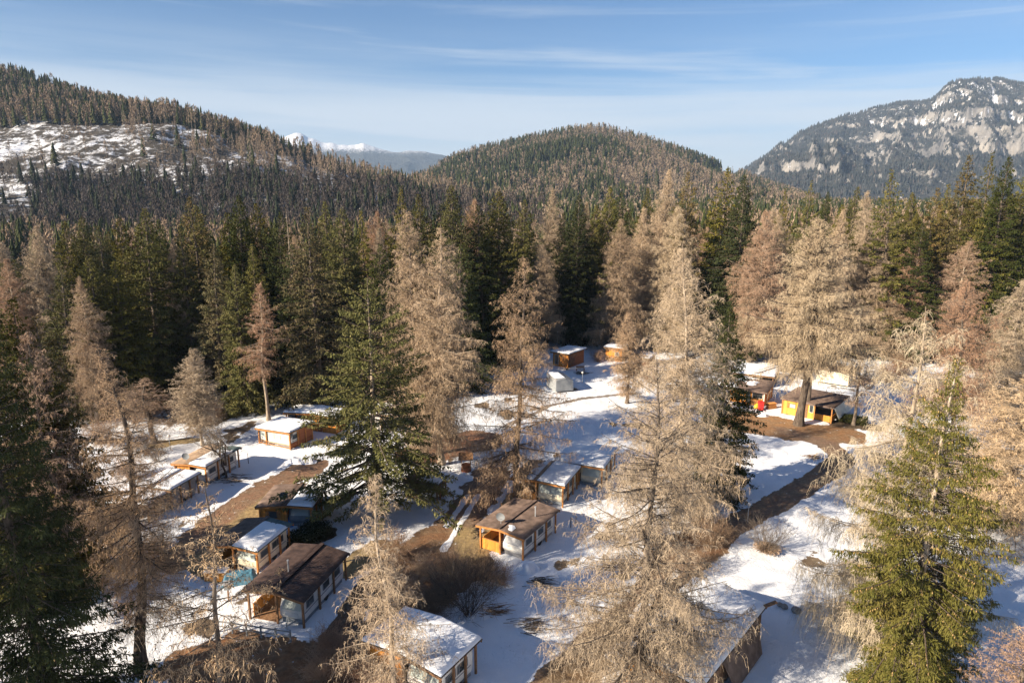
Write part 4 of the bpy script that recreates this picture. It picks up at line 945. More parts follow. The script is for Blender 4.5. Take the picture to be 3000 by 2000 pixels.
for i, (px, py, s, k) in enumerate([(1150, 1640, .9, 1), (1240, 1700, .8, 2), (1330, 1690, .85, 1), (1420, 1700, .8, 1), (1190, 1760, .8, 2), (1270, 1800, .7, 1), (1150, 1700, .7, 1), (1470, 1710, .65, 2)]):
    put_bush(BB[k], 'bush', px, py, s, 'brown twiggy shrub in the thicket before the dark roof with the dish', 'bush', 'shrubs of the brown thicket')
for i, (px, py, s, lab) in enumerate([(975, 1920, .8, 'reddish bare shrub below the big dark roof'), (1020, 1960, .8, 'second reddish shrub, nearer the snowy hut'), (1070, 1990, .7, 'reddish shrub touching the snowy hut'), (940, 1990, .7, 'low reddish shrub on the bare earth'), (1130, 2010, .7, 'reddish shrub at the foot of the pale-trunked larch')]):
    put_bush(BB[2], 'bush', px, py, s, lab, 'bush', 'reddish shrubs at the bottom')
for i, (px, py, s, k) in enumerate([(1480, 1050, .9, 2), (1530, 1020, 1.0, 2), (1580, 1000, 1.0, 1), (1660, 990, 1.1, 2), (1740, 1000, 1.2, 2), (1752, 1060, .8, 2), (1860, 1095, 1.0, 2), (1900, 1120, .9, 1), (1560, 985, 1.2, 1)]):
    put_bush(BB[k], 'bush', px, py, s, 'reddish scrub round the small brown cabin at the wood edge', 'bush', 'scrub round the brown cabin')
for i, (px, py, s, k) in enumerate([(2540, 1140, 1.2, 3), (2600, 1120, 1.1, 1), (2120, 1090, 1.2, 3), (2290, 1090, 1.3, 3), (2640, 1100, 1.2, 1), (2350, 1110, 1.2, 3)]):
    put_bush(BB[k], 'bush', px, py, s, 'brown scrub behind the cabins at the right', 'bush', 'scrub behind the right cabins')
for i, (px, py, s, k) in enumerate([(2080, 1600, 1.0, 1), (2000, 1680, .9, 1), (1900, 1600, 1.0, 2), (2040, 1540, 1.0, 2), (1940, 1760, .8, 1)]):
    put_bush(BB[k], 'bush', px, py, s, 'brown shrub along the lane behind the largest larch', 'bush', 'shrubs along the lane')
for i, (px, py, s, k) in enumerate([(430, 1330, .8, 3), (380, 1400, .9, 2), (460, 1352, .6, 3), (620, 1235, .9, 1), (560, 1230, 1.0, 3), (300, 1300, 1.2, 1), (230, 1500, 1.2, 1), (330, 1560, 1.0, 2), (470, 1620, .9, 2)]):
    put_bush(BB[k], 'bush', px, py, s, 'bare shrub near the row of long roofs at the left', 'bush', 'shrubs by the left roofs')
# clipped hedge
def hedge(p0, p1, w, h, label):
    a, b_ = gp(*p0), gp(*p1); n_ = 5200; rgh = np.random.default_rng(7); L_ = np.hypot(*(b_ - a)); ux = (b_ - a) / L_
    f = Soup(); u = rgh.uniform(0, L_, n_); v = rgh.uniform(-w / 2, w / 2, n_); zz_ = rgh.uniform(0, 1, n_) ** .6 * h
    zz_ *= 1 - .2 * np.abs(np.sin(u * 1.7)) * rgh.random(n_)
    Pp = np.stack([u, v, zz_], -1); f.cards(Pp, norm(rgh.normal(size=(n_, 3)) + np.array([0, 0, .4])), rgh.uniform(.12, .3, n_), rgh.uniform(.06, .14, n_), rgh)
    o = link('hedge', f.mesh('hedge', [M['hedge']]), None, (a[0], a[1], 0), math.atan2(ux[1], ux[0])); tag(o, label, 'hedge')
hedge((868, 1612), (950, 1560), 2.6, 1.5, 'dark clipped hedge right of the white roof, by the open spruce')
hedge((2452, 1232), (2540, 1246), 1.6, 1.1, 'low dark hedge beside the porch of the yellow cabin')

# ------------------------------------------------------------------ cabins: caravans under roofs
class MB:
    def __init__(s): s.v = []; s.f = []
    def box(s, x0, y0, z0, x1, y1, z1):
        n = len(s.v); s.v += [(x0, y0, z0), (x1, y0, z0), (x1, y1, z0), (x0, y1, z0), (x0, y0, z1), (x1, y0, z1), (x1, y1, z1), (x0, y1, z1)]
        s.f += [tuple(n + i for i in f) for f in ((0, 3, 2, 1), (4, 5, 6, 7), (0, 1, 5, 4), (1, 2, 6, 5), (2, 3, 7, 6), (3, 0, 4, 7))]; return s
    def beam(s, p, q, w, h):
        p, q = Vector(p), Vector(q); t = (q - p).normalized(); sd_ = t.cross(Vector((0, 0, 1)))
        sd_ = (sd_ if sd_.length > 1e-3 else Vector((1, 0, 0))).normalized() * w / 2; up = sd_.cross(t).normalized() * h / 2
        n = len(s.v)
        for b_ in (p, q): s.v += [tuple(b_ - sd_ - up), tuple(b_ + sd_ - up), tuple(b_ + sd_ + up), tuple(b_ - sd_ + up)]
        s.f += [tuple(n + i for i in f) for f in ((0, 1, 2, 3), (7, 6, 5, 4), (0, 4, 5, 1), (1, 5, 6, 2), (2, 6, 7, 3), (3, 7, 4, 0))]; return s
    def poly(s, pts, faces): n = len(s.v); s.v += [tuple(p) for p in pts]; s.f += [tuple(n + i for i in f) for f in faces]; return s
    def cyl(s, p, q, r, S=8, r2=None):
        p, q = Vector(p), Vector(q); t = (q - p).normalized(); a = t.orthogonal().normalized(); b_ = t.cross(a); n = len(s.v); r2 = r if r2 is None else r2
        for c, rr_ in ((p, r), (q, r2)):
            for k in range(S): s.v.append(tuple(c + (a * cos(k * 2 * pi / S) + b_ * sin(k * 2 * pi / S)) * rr_))
        for k in range(S): j = (k + 1) % S; s.f.append((n + k, n + j, n + S + j, n + S + k))
        s.f.append(tuple(n + k for k in range(S))[::-1]); s.f.append(tuple(n + S + k for k in range(S))); return s
    def build(s, name, mat, parent=None, bevel=0.0, smooth=False, kind=None):
        me = bpy.data.meshes.new(name); me.from_pydata(s.v, [], s.f); me.materials.append(M[mat] if isinstance(mat, str) else mat)
        if smooth:
            for p in me.polygons: p.use_smooth = True
        o = link(name, me, parent)
        if bevel:
            md = o.modifiers.new('bevel', 'BEVEL'); md.width = bevel; md.segments = 2; md.limit_method = 'ANGLE'
        if kind: o['kind'] = kind
        return o
def empty(name, x, y, z=0, rz=0, label=None, cat=None, group=None):
    o = bpy.data.objects.new(name, None); COL.objects.link(o); o.location = (x, y, z); o.rotation_euler = (0, 0, rz); o.empty_display_size = .4
    return tag(o, label, cat, group)
def corner_frame(A, B, C):
    a, b_, c = gp(*A), gp(*B), gp(*C); W = float(np.hypot(*(b_ - a))); L_ = float(np.hypot(*(c - b_))); uy = (c - b_) / L_; ux = np.array([uy[1], -uy[0]])
    return b_ - ux * W, math.atan2(ux[1], ux[0]), W, L_

def sheet(x0, x1, z0, z1, y0, y1, mat, parent, thick=.05, pitch=.19, amp=.022):
    """corrugated roof sheet: the furrows run down the slope"""
    ny = max(8, int((y1 - y0) / pitch * 4)); ys = np.linspace(y0, y1, ny + 1); w_ = amp * np.sin(ys / pitch * 2 * pi)
    nx = 5; xs = np.linspace(x0, x1, nx)
    X, Y = np.meshgrid(xs, ys); Zt = z0 + (z1 - z0) * (X - x0) / (x1 - x0) + w_[:, None]
    h, w = X.shape; idx = np.arange(h * w).reshape(h, w); q = np.stack([idx[:-1, :-1], idx[:-1, 1:], idx[1:, 1:], idx[1:, :-1]], -1).reshape(-1, 4)
    n = h * w; ring = np.concatenate([idx[0, :], idx[1:, -1], idx[-1, -2::-1], idx[-2:0:-1, 0]]); r2 = np.roll(ring, -1)
    sideq = np.stack([ring, ring + n, r2 + n, r2], -1)
    V = np.concatenate([np.stack([X, Y, Zt], -1).reshape(-1, 3), np.stack([X, Y, Zt - thick], -1).reshape(-1, 3)])
    return link('roof_sheet', make_mesh('roof_sheet', V, np.concatenate([q, q[:, ::-1] + n, sideq]), None, [M[mat]]), parent)
def roof_snow(zf, x0, x1, y0, y1, parent, cover, seed, depth=.16, zoff=.03, side=None):
    """the snow left on a roof: thins out to nothing at a ragged edge"""
    nx = max(6, int((x1 - x0) / .12)); ny = max(6, int((y1 - y0) / .12)); X, Y = np.meshgrid(np.linspace(x0, x1, nx + 1), np.linspace(y0, y1, ny + 1))
    e = np.minimum(np.minimum(X - x0, x1 - X), np.minimum(Y - y0, y1 - Y))
    n_ = fbm(X * .45 + seed * 7.7, Y * .45 + seed * 3.1, seed, 4)
    if cover >= 1: t = np.ones_like(X) * .8 + n_ * .3
    else:
        u = (X - x0) / (x1 - x0); v = (Y - y0) / (y1 - y0)
        g = {None: 0 * u, 'front': .5 - v, 'back': v - .5, 'left': .5 - u, 'right': u - .5}[side]
        th_ = (n_ - .5) * 1.1 + g * .8 + (cover - .5) * 1.0; t = sstep(0, .13, th_)
    t = t * sstep(-.01, .16, e)
    ZR = zf(X, Y); h, w = X.shape; idx = np.arange(h * w).reshape(h, w)
    q = np.stack([idx[:-1, :-1], idx[:-1, 1:], idx[1:, 1:], idx[1:, :-1]], -1).reshape(-1, 4)
    tt = t.ravel(); q = q[tt[q].max(1) > .02]
    Zs = ZR + zoff + t * depth * (.85 + .3 * n_) - .02 * (t < .02)
    if not len(q): return
    link('roof_snow', make_mesh('roof_snow', np.stack([X, Y, Zs], -1).reshape(-1, 3), q, None, [M['snow']], smooth=True), parent)

def window(x0, z0, x1, z1, parent, face='front', glass='glass', frame='post_white', fw=.05, off=0.0):
    """a framed window on the local front (y = off) or right side (x = off) of a wall"""
    f, g = MB(), MB()
    def bx(m_, a0, c0, a1, c1, d0, d1):
        if face == 'front': m_.box(a0, off - d1, c0, a1, off - d0, c1)
        else: m_.box(off + d0, a0, c0, off + d1, a1, c1)
    bx(f, x0 - fw, z0 - fw, x1 + fw, z0, .004, .05); bx(f, x0 - fw, z1, x1 + fw, z1 + fw, .004, .05); bx(f, x0 - fw, z0, x0, z1, .004, .05); bx(f, x1, z0, x1 + fw, z1, .004, .05)
    bx(g, x0, z0, x1, z1, .006, .03)
    w = f.build('window_frame', frame, parent); w.name = 'window'; g.build('pane', glass, w); return w

def caravan(a, rot, x0, x1, y0, y1, ztop, label, body='van_white', skirt='skirt', windows=(), front=True, z0=.38, nose=.42, hitch=True, group='caravans standing under the roofs', fwin='glass_pale', stripe=True):
    """a touring caravan in the local frame of its shelter; nose towards -y"""
    c, s = cos(rot), sin(rot); ox, oy = a[0] + c * x0 - s * y0, a[1] + s * x0 + c * y0
    r = empty('caravan', ox, oy, 0, rot, label, 'caravan', group); W, L_ = x1 - x0, y1 - y0; h = ztop
    prof = [(nose * .45, z0), (0.0, z0 + .32), (.0, z0 + .75), (nose, h - .16), (nose + .25, h), (L_ - .3, h), (L_ - .05, h - .2), (L_, z0 + .5), (L_ - .12, z0)]
    n = len(prof); ins = [(.0, 0)]
    V = [(0.0, y, z) for y, z in prof] + [(W, y, z) for y, z in prof]
    F = [tuple(range(n))[::-1][::-1], tuple(range(n, 2 * n))[::-1]] + [(i, i + n, (i + 1) % n + n, (i + 1) % n) for i in range(n)]
    b_ = MB(); b_.poly(V, F).build('body', body, r, bevel=.07)
    if front:
        # nose window lies on the sloping front
        yA, zA, yB, zB = 0.0, z0 + .75, nose, h - .16
        def P_(x, t, o=.0): return (x, yA + (yB - yA) * t - o, zA + (zB - zA) * t + o * .3)
        m_ = MB(); m_.poly([P_(.22, .08, .012), P_(W - .22, .08, .012), P_(W - .30, .80, .012), P_(.30, .80, .012), P_(.22, .08, .05), P_(W - .22, .08, .05), P_(W - .30, .80, .05), P_(.30, .80, .05)],
            [(4, 5, 6, 7), (0, 1, 5, 4), (1, 2, 6, 5), (2, 3, 7, 6), (3, 0, 4, 7)]).build('front_window', fwin, r)
        MB().box(W * .22, -.035, z0 + .28, W * .78, .02, z0 + .62).build('gas_locker', body, r, .02)
    if stripe:
        MB().box(W + .003, .25, z0 + .52, W + .018, L_ - .3, z0 + .60).build('stripe', 'stripe', r)
    for (ya, za, yb, zb_) in windows: window(ya, za, yb, zb_, r, 'side', 'glass', 'stripe', .04, W)
    if skirt: MB().box(.10, .16, .02, W - .10, L_ - .16, z0 + .02).build('skirt', skirt, r)
    wh = MB(); wh.cyl((W - .02, L_ * .55, .30), (W + .02 - .2, L_ * .55, .30), .29, 14); wh.build('wheel', 'rubber', r)
    if hitch: MB().beam((W / 2 - .5, .3, .36), (W / 2, -.75, .36), .07, .07).beam((W / 2 + .5, .3, .36), (W / 2, -.75, .36), .07, .07).cyl((W / 2, -.7, .02), (W / 2, -.7, .62), .035).build('drawbar', 'metal', r)
    return r
def dish(parent, x, y, z, rz, r=.42):
    m_ = MB(); S, K = 16, 4; pts = [(0, 0, 0)]
    for k in range(1, K + 1):
        for j in range(S): q = k / K; pts.append((cos(j * 2 * pi / S) * r * q, -.12 * q * q, sin(j * 2 * pi / S) * r * q))
    F = [(0, 1 + j, 1 + (j + 1) % S) for j in range(S)] + [(1 + (k - 1) * S + j, 1 + k * S + j, 1 + k * S + (j + 1) % S, 1 + (k - 1) * S + (j + 1) % S) for k in range(1, K) for j in range(S)]
    cr_, sr_ = cos(rz), sin(rz)
    m_.poly([(x + p[0] * cr_ - p[1] * sr_, y + p[0] * sr_ + p[1] * cr_, z + .75 + p[2] * .95 - p[1] * .4) for p in pts], F)
    o = m_.build('satellite_dish', 'canvas_grey', parent, smooth=True)
    MB().cyl((x, y + .04, z), (x, y + .04, z + .8), .03).beam((x, y, z + .55), (x + sr_ * .5, y - cr_ * .5, z + .75), .03, .03).build('mast', 'metal', o)

def shelter(A, B, C, label, name='caravan_shelter', hl=2.35, hr=2.35, ridge=.5, hz=.28, roofs=('roof_dark', 'roof_dark'), snow=(0, 0), snow_side=(None, None), beam='beam', over=.35, posts=True, split=None, left='open', right='van', wall='orange',
            van=None, group=None, pipe=None, dish_at=None, side_wall=None, seed=1, ridge_strip=True, floor=None, post_mat=None, L_=None, snow_depth=.16):
    a, rot, W, L0 = corner_frame(A, B, C); L = L_ or L0
    r = empty(name, a[0], a[1], 0, rot, label, 'cabin' if name == 'cabin' else 'caravan shelter', group)
    rx = W * ridge; zl, zr, zm = hl, hr, max(hl, hr) + hz if 0 < ridge < 1 else None
    if zm is not None:
        def zf(x, y=0): return np.where(np.asarray(x) < rx, zl + (zm - zl) * np.asarray(x) / rx, zm + (zr - zm) * (np.asarray(x) - rx) / (W - rx))
        sheet(-over, rx - .02, float(zf(-over)) + .08, zm + .08, -over, L + over, roofs[0], r); sheet(rx + .02, W + over, zm + .10, float(zf(W + over)) + .08, -over, L + over, roofs[1], r)
        if ridge_strip: MB().beam((rx, -over, zm + .16), (rx, L + over, zm + .16), .34, .05).build('ridge_cap', roofs[0], r)
        if snow == (1, 1): roof_snow(lambda x, y: zf(x) + .12, -over + .03, W + over - .03, -over + .03, L + over - .03, r, 1, seed, snow_depth)
        elif snow[0]: roof_snow(lambda x, y: zf(x) + .12, -over + .03, rx - .2, -over + .03, L + over - .03, r, snow[0], seed, snow_depth, side=snow_side[0])
        if snow[1] and snow != (1, 1): roof_snow(lambda x, y: zf(x) + .12, rx + .2, W + over - .03, -over + .03, L + over - .03, r, snow[1], seed + 5, snow_depth, side=snow_side[1])
    else:
        def zf(x, y=0): return zl + (zr - zl) * np.asarray(x) / W
        sheet(-over, W + over, float(zf(-over)) + .08, float(zf(W + over)) + .08, -over, L + over, roofs[0], r)
        if snow[0]: roof_snow(lambda x, y: zf(x) + .12, -over + .03, W + over - .03, -over + .03, L + over - .03, r, snow[0], seed, snow_depth, side=snow_side[0])
    # rafters along the gables and the eaves
    for yy_ in (-over + .06, L + over - .06):
        nm_ = MB(); xs_ = [-over + .02, rx, W + over - .02] if zm is not None else [-over + .02, W + over - .02]
        for p, q in zip(xs_[:-1], xs_[1:]): nm_.beam((p, yy_, float(zf(p)) - .07), (q, yy_, float(zf(q)) - .07), .05, .19)
        nm_.build('rafter', beam, r)
    for xx in (0.0, W): MB().beam((xx, -over + .12, float(zf(xx)) - .10), (xx, L + over - .12, float(zf(xx)) - .10), .10, .15).build('eave_beam', beam, r)
    sp = W * (split if split is not None else ridge if zm is not None else .45)
    if posts:
        pts_ = [(0, 0), (sp, 0), (W, 0), (W, L * .36), (W, L * .70), (W, L), (0, L)]
        for (px, py) in pts_: MB().box(px - .07, py - .07, 0, px + .07, py + .07, float(zf(px)) - .12).build('post', post_mat or beam, r)
    def wall_front(x0, x1, top=None, y=.05, mat=wall, nm='front_wall'):
        t0, t1 = (float(zf(x0)) - .14, float(zf(x1)) - .14) if top is None else (top, top)
        return MB().poly([(x0, y, .05), (x1, y, .05), (x1, y, t1), (x0, y, t0), (x0, y + .06, .05), (x1, y + .06, .05), (x1, y + .06, t1), (x0, y + .06, t0)],
            [(0, 1, 2, 3), (5, 4, 7, 6), (3, 2, 6, 7), (1, 5, 6, 2), (4, 0, 3, 7)]).build(nm, mat, r)
    if left in ('wall', 'window', 'rail', 'porch'):
        if left == 'rail': wall_front(.08, sp - .08, 1.05, nm='railing'); MB().box(.08, .02, 1.055, sp - .08, .14, 1.10).build('handrail', beam, r)
        elif left == 'porch': wall_front(.08, sp * .55, nm='front_wall')
        else:
            w_ = wall_front(.08, sp - .08)
            if left == 'window':
                window(sp * .35, 1.0, sp * .62, 1.65, w_, 'front', 'glass', 'beam_dark', .06, .045)
                MB().box(sp * .35 - .36, -.015, .94, sp * .35 - .08, .04, 1.71).build('shutter', 'beam', w_); MB().box(sp * .62 + .08, -.015, .94, sp * .62 + .36, .04, 1.71).build('shutter', 'beam', w_)
    if left != 'none':
        MB().box(.08, L * .55, .05, sp - .1, L * .60, float(zf(0)) - .16).build('inner_wall', wall if left != 'open' else 'canvas', r)
        MB().box(.02, .4, .05, .075, L - .1, (float(zf(0)) - .16) if left in ('wall', 'window') else 1.05).build('left_wall', wall, r)
        MB().box(.1, .1, .02, sp - .1, L * .55, .10).build('floor_boards', 'beam_dark' if floor is None else floor, r)
    if side_wall: MB().box(W - .05, .1, .05, W + .02, L - .1, float(zf(W)) - .18).build('side_wall', side_wall, r)
    if pipe: MB().cyl((W * pipe[0], L * pipe[1], float(zf(W * pipe[0])) + .05), (W * pipe[0], L * pipe[1], float(zf(W * pipe[0])) + 1.0), .06).cyl((W * pipe[0], L * pipe[1], float(zf(W * pipe[0])) + 1.0), (W * pipe[0], L * pipe[1], float(zf(W * pipe[0])) + 1.08), .09).build('stove_pipe', 'metal', r)
    if dish_at: dish(r, W * dish_at[0], L * dish_at[1], float(zf(W * dish_at[0])) + .05, .3)
    if van:
        caravan(a, rot, sp + .12, W - .10, van.get('y0', .15), L - .15, min(float(zf(W)), float(zf(sp))) - .14, van['label'], van.get('body', 'van_white'), van.get('skirt', 'skirt'),
                van.get('windows', [(.5, 1.2, 1.5, 1.75), (L * .45, 1.2, L * .45 + .9, 1.75), (L - 1.9, 1.2, L - 1.0, 1.75)]), hitch=van.get('hitch', True), fwin=van.get('fwin', 'glass_pale'), nose=van.get('nose', .42))
    return r, a, rot, W, L, sp, zf

# the big dark roof
shelter((724, 1822), (891, 1838), (1014, 1698), 'big dark brown double roof over a white caravan, open veranda on its left', hl=2.55, hr=2.35, ridge=.52, hz=.22, beam='beam_dark', left='open', pipe=(.42, .38), seed=2,
        van=dict(label='white caravan with a blue-grey skirt under the big dark roof', body='van_white'))
# white roof behind it
shelter((604, 1690), (757, 1684), (850, 1604), 'roof with snow on its right half only, directly behind the big dark roof', hl=2.2, hr=2.3, ridge=.46, hz=.22, roofs=('roof_brown', 'roof_green'), snow=(0, .93), snow_side=('right', 'front'), left='open', seed=3,
        van=dict(label='cream caravan under the half snowy roof, nose beside the blue tarpaulin', body='van_cream', skirt='stripe'))
# orange cabin with brown roof and dish
shelter((771, 1537), (914, 1546), (955, 1484), 'orange wooden cabin with tan corrugated roof and dish, snow on its right half', hl=2.2, hr=2.25, ridge=.52, hz=.15, roofs=('roof_brown', 'roof_brown'), snow=(0, .80), snow_side=(None, 'right'), left='window', seed=4, dish_at=(.46, .08),
        van=dict(label='grey-white caravan beside the orange cabin wall with the dish', body='canvas_grey', hitch=False, windows=[]))
# row of long roofs at the left
shelter((497, 1428), (607, 1424), (701, 1368), 'longest roof of the left row, half tan and half snowy, beside the garden tree', hl=2.3, hr=2.35, ridge=.48, hz=.12, roofs=('roof_tan', 'roof_green'), snow=(0, .84), snow_side=(None, 'front'), left='wall', seed=5, dish_at=(.38, .02),
        van=dict(label='white caravan along the longest roof of the left row', body='van_white', hitch=False))
shelter((404, 1480), (505, 1492), (583, 1444), 'snow-covered roof in front of the longest left roof, lattice wall on its side', hl=2.1, hr=2.2, ridge=.55, hz=.08, roofs=('roof_brown', 'roof_green'), snow=(.75, .97), snow_side=('right', None), left='wall', wall='brown_boards', beam='beam_dark', seed=6,
        van=dict(label='grey caravan behind the lattice of the snowy roof at the left', body='canvas_grey', hitch=False, windows=[]))
shelter((340, 1508), (437, 1528), (490, 1492), 'lowest snowy roof of the left row, half hidden by the drooping larch', hl=1.75, hr=1.85, ridge=0, roofs=('roof_green', 'roof_green'), snow=(.93, 0), left='wall', wall='brown_boards', beam='beam_dark', seed=7, side_wall='canvas_grey')
# snow-roofed awning cabin
r, a, rot, W, L, sp, zf = shelter((738, 1310), (851, 1317), (916, 1287), 'snow-roofed cabin with a pale awning front and red-brown boarded side, left of the open spruce', hl=2.1, hr=2.3, ridge=0, roofs=('roof_green', 'roof_green'), snow=(1, 0), left='none', split=.24, seed=8, side_wall=None, posts=True, beam='beam')
aw = MB(); aw.box(.08, .12, .35, W - .08, .16, 2.0); o = aw.build('awning', 'canvas', r)
for x0, x1 in ((W * .05, W * .20), (W * .29, W * .48), (W * .54, W * .68), (W * .80, W * .95)): window(x0, 1.05, x1, 1.65, o, 'front', 'glass_pale', 'canvas', .03, .12)
MB().box(W - .06, L * .42, .05, W + .0, L - .05, 2.15).box(W - .06, .08, .05, W, L * .42, .75).build('side_wall', 'redwood', r)
MB().box(.0, -.02, .12, W, .08, .20).box(0, -.02, .46, W, .05, .53).build('fence_rail', 'beam', r); MB().box(.02, .3, .05, .07, L, 2.0).box(.02, L - .08, .05, W, L, 2.0).build('back_wall', 'redwood', r)
caravan(a, rot, W * .5, W - .12, .3, L * .60, 2.0, 'white caravan peeping out of the red-brown side of the awning cabin', windows=[(.3, 1.15, 1.5, 1.7)], hitch=False, group=None)
# orange cabin behind it
r, a, rot, W, L, sp, zf = shelter((836, 1258), (985, 1272), (1018, 1252), 'orange cabin with a long rounded snowy roof and large openings, behind the awning cabin', name='cabin', hl=2.3, hr=2.35, ridge=.5, hz=.22, roofs=('roof_green', 'roof_green'), snow=(1, 1), left='none', posts=True, seed=9)
MB().box(.08, .08, .05, W * .36, .14, .9).box(W * .36, .08, .05, W * .62, .14, 2.3).box(W * .72, .08, .05, W - .08, .14, 1.0).build('front_wall', 'orange', r)
MB().box(.05, .2, .05, .10, L, 2.2).box(.05, L - .1, .05, W, L - .04, 2.2).box(W - .1, .2, .05, W - .04, L, 2.2).build('back_wall', 'orange', r)
window(W * .44, 1.1, W * .52, 1.7, r, 'front', 'glass_pale', 'post_white', .05, .08)
MB().box(W * .04, .10, .92, W * .17, .13, 2.15).box(W * .21, .10, .92, W * .35, .13, 2.15).build('window', 'glass', r); MB().box(W * .63, .06, .06, W * .71, .12, 2.05).build('door', 'redwood', r)
# roofs behind the open spruce
shelter((1085, 1255), (1160, 1262), (1190, 1232), 'white cabin with a snowy roof seen through the boughs of the open spruce', name='cabin', hl=2.2, hr=2.3, ridge=0, roofs=('roof_green', 'roof_green'), snow=(1, 0), left='wall', wall='post_white', side_wall='post_white', seed=10, beam='beam_dark')
shelter((1186, 1462), (1281, 1472), (1306, 1448), 'small roof with snow and a stove pipe just right of the open spruce', hl=2.1, hr=2.15, ridge=.42, hz=.12, roofs=('roof_brown', 'roof_green'), snow=(0, .9), left='wall', wall='brown_boards', beam='beam_dark', pipe=(.72, .4), seed=11,
        van=dict(label='pale caravan under the small roof right of the open spruce', hitch=False))
# dark roof with the dish in the middle
shelter((1401, 1611), (1532, 1645), (1627, 1562), 'brown double roof with dish and pipe over an orange railed veranda, middle of the camp', hl=2.35, hr=2.35, ridge=.47, hz=.22, roofs=('roof_brown', 'roof_brown'), snow=(0, .16), snow_side=(None, 'front'), left='rail', beam='beam', pipe=(.80, .62), dish_at=(.40, .10), seed=12,
        van=dict(label='white caravan with a large grey nose window under the brown roof with the dish', body='van_white', fwin='curtain', skirt='stripe', hitch=False))
# orange cabin behind the dark-limbed larch
shelter((1503, 1462), (1648, 1486), (1690, 1432), 'orange railed cabin with snowy roof behind the dark-limbed larch trunk', hl=2.35, hr=2.45, ridge=.46, hz=.12, roofs=('roof_tan', 'roof_green'), snow=(.30, .95), snow_side=('right', None), left='rail', beam='beam', seed=13,
        van=dict(label='beige caravan with an awning beside the orange railing', body='van_cream', hitch=True))
shelter((1626, 1418), (1762, 1432), (1800, 1375), 'wide snowy roof on orange beams behind the cabin with orange railing', hl=2.5, hr=2.5, ridge=0, roofs=('roof_green', 'roof_green'), snow=(.97, 0), left='open', beam='beam', seed=14, split=.5,
        van=dict(label='cream caravan under the wide snowy roof on orange beams', body='van_cream', windows=[]))
MB()
# small brown cabin and the pinkish ones at the wood edge
r, a, rot, W, L, sp, zf = shelter((1614, 1072), (1665, 1078), (1710, 1062), 'small square brown cabin with a white roof behind the vase-shaped bush', name='cabin', hl=2.6, hr=2.7, ridge=0, roofs=('roof_green', 'roof_green'), snow=(1, 0), left='none', beam='beam_dark', posts=False, seed=15, over=.45)
MB().box(0, 0, 0, W, L, 2.55).build('wall', 'orange', r); MB().box(W + .004, .02, .02, W + .03, L - .02, 2.5).build('side_boards', 'redwood', r); window(W * .15, .35, W * .35, 2.1, r, 'front', 'glass', 'post_white', .06)
r, a, rot, W, L, sp, zf = shelter((1771, 1057), (1821, 1060), (1850, 1040), 'pinkish orange cabin with a snowy roof half hidden by small larches', name='cabin', hl=2.6, hr=2.6, ridge=0, roofs=('roof_green', 'roof_green'), snow=(1, 0), left='none', posts=False, seed=16)
MB().box(0, 0, 0, W, L, 2.5).build('wall', 'orange', r); window(W * .6, 1.1, W * .8, 1.8, r, 'front', 'glass', 'post_white', .06)
r, a, rot, W, L, sp, zf = shelter((1868, 1078), (1900, 1080), (1918, 1065), 'little white-topped hut at the wood edge right of the pinkish cabin', name='cabin', hl=1.9, hr=1.9, ridge=0, roofs=('roof_green', 'roof_green'), snow=(1, 0), left='none', posts=False, seed=17)
MB().box(0, 0, 0, W, L, 1.85).build('wall', 'beam_dark', r); MB().box(W * .3, -.03, .05, W * .6, .0, 1.6).build('door', 'redwood', r)
# right-hand group
r, a, rot, W, L, sp, zf = shelter((2130, 1182), (2236, 1193), (2262, 1163), 'orange cabin with glazed porch and brown roof, red box by its door', name='cabin', hl=2.45, hr=2.45, ridge=0, roofs=('roof_brown', 'roof_brown'), snow=(.36, 0), snow_side=('left', None), left='none', beam='roof_brown', seed=18, over=.5, post_mat='post_white', posts=True, split=.42)
MB().box(.05, .6, .05, W - .05, .66, 2.35).build('front_wall', 'orange', r); MB().box(.0, .6, .05, .06, L, 2.3).box(W - .08, .6, .05, W - .02, L, 2.3).box(.0, L - .06, .05, W, L, 2.3).build('side_wall', 'orange', r)
MB().box(.04, -.06, 2.28, W, .04, 2.40).build('white_beam', 'post_white', r)
window(W * .66, 1.15, W * .93, 1.95, r, 'front', 'glass', 'post_white', .07, .6); MB().box(W * .47, .55, .08, W * .60, .595, 2.1).build('door', 'glass', r)
MB().box(W * .66, -.05, .1, W * .90, .02, 1.0).build('railing', 'beam', r); MB().box(W * .43, -.6, .02, W * .62, -.02, .22).box(W * .45, -.3, .22, W * .60, -.02, .42).build('steps', 'beam', r)
r, a, rot, W, L, sp, zf = shelter((2285, 1214), (2434, 1240), (2478, 1205), 'bright yellow cabin with brown sheet roof and porch behind the thick dark trunk', name='cabin', hl=2.35, hr=2.35, ridge=0, roofs=('roof_brown', 'roof_brown'), snow=(.12, 0), left='none', beam='roof_brown', seed=19, over=.3, posts=True, post_mat='beam', split=.66)
MB().box(.04, .02, .05, W * .66, .08, 2.25).box(.0, .09, .05, .06, L, 2.2).box(0, L - .06, .05, W, L, 2.2).build('front_wall', 'yellow', r)
window(W * .155, 1.15, W * .27, 1.7, r, 'front', 'glass_pale', 'beam', .07, .02); MB().box(W * .10, -.05, 1.05, W * .135, -.005, 1.8).build('shutter', 'beam', r)
MB().box(W * .41, -.04, .10, W * .52, .015, 2.1).build('door', 'beam_dark', r); window(W * .56, 1.05, W * .63, 2.05, r, 'front', 'glass', 'post_white', .05, .02)
MB().box(W * .68, .0, .1, W - .02, .07, 1.0).build('railing', 'orange', r); MB().box(W - .05, .1, .1, W + .0, L - .1, 1.0).build('side_railing', 'orange', r)
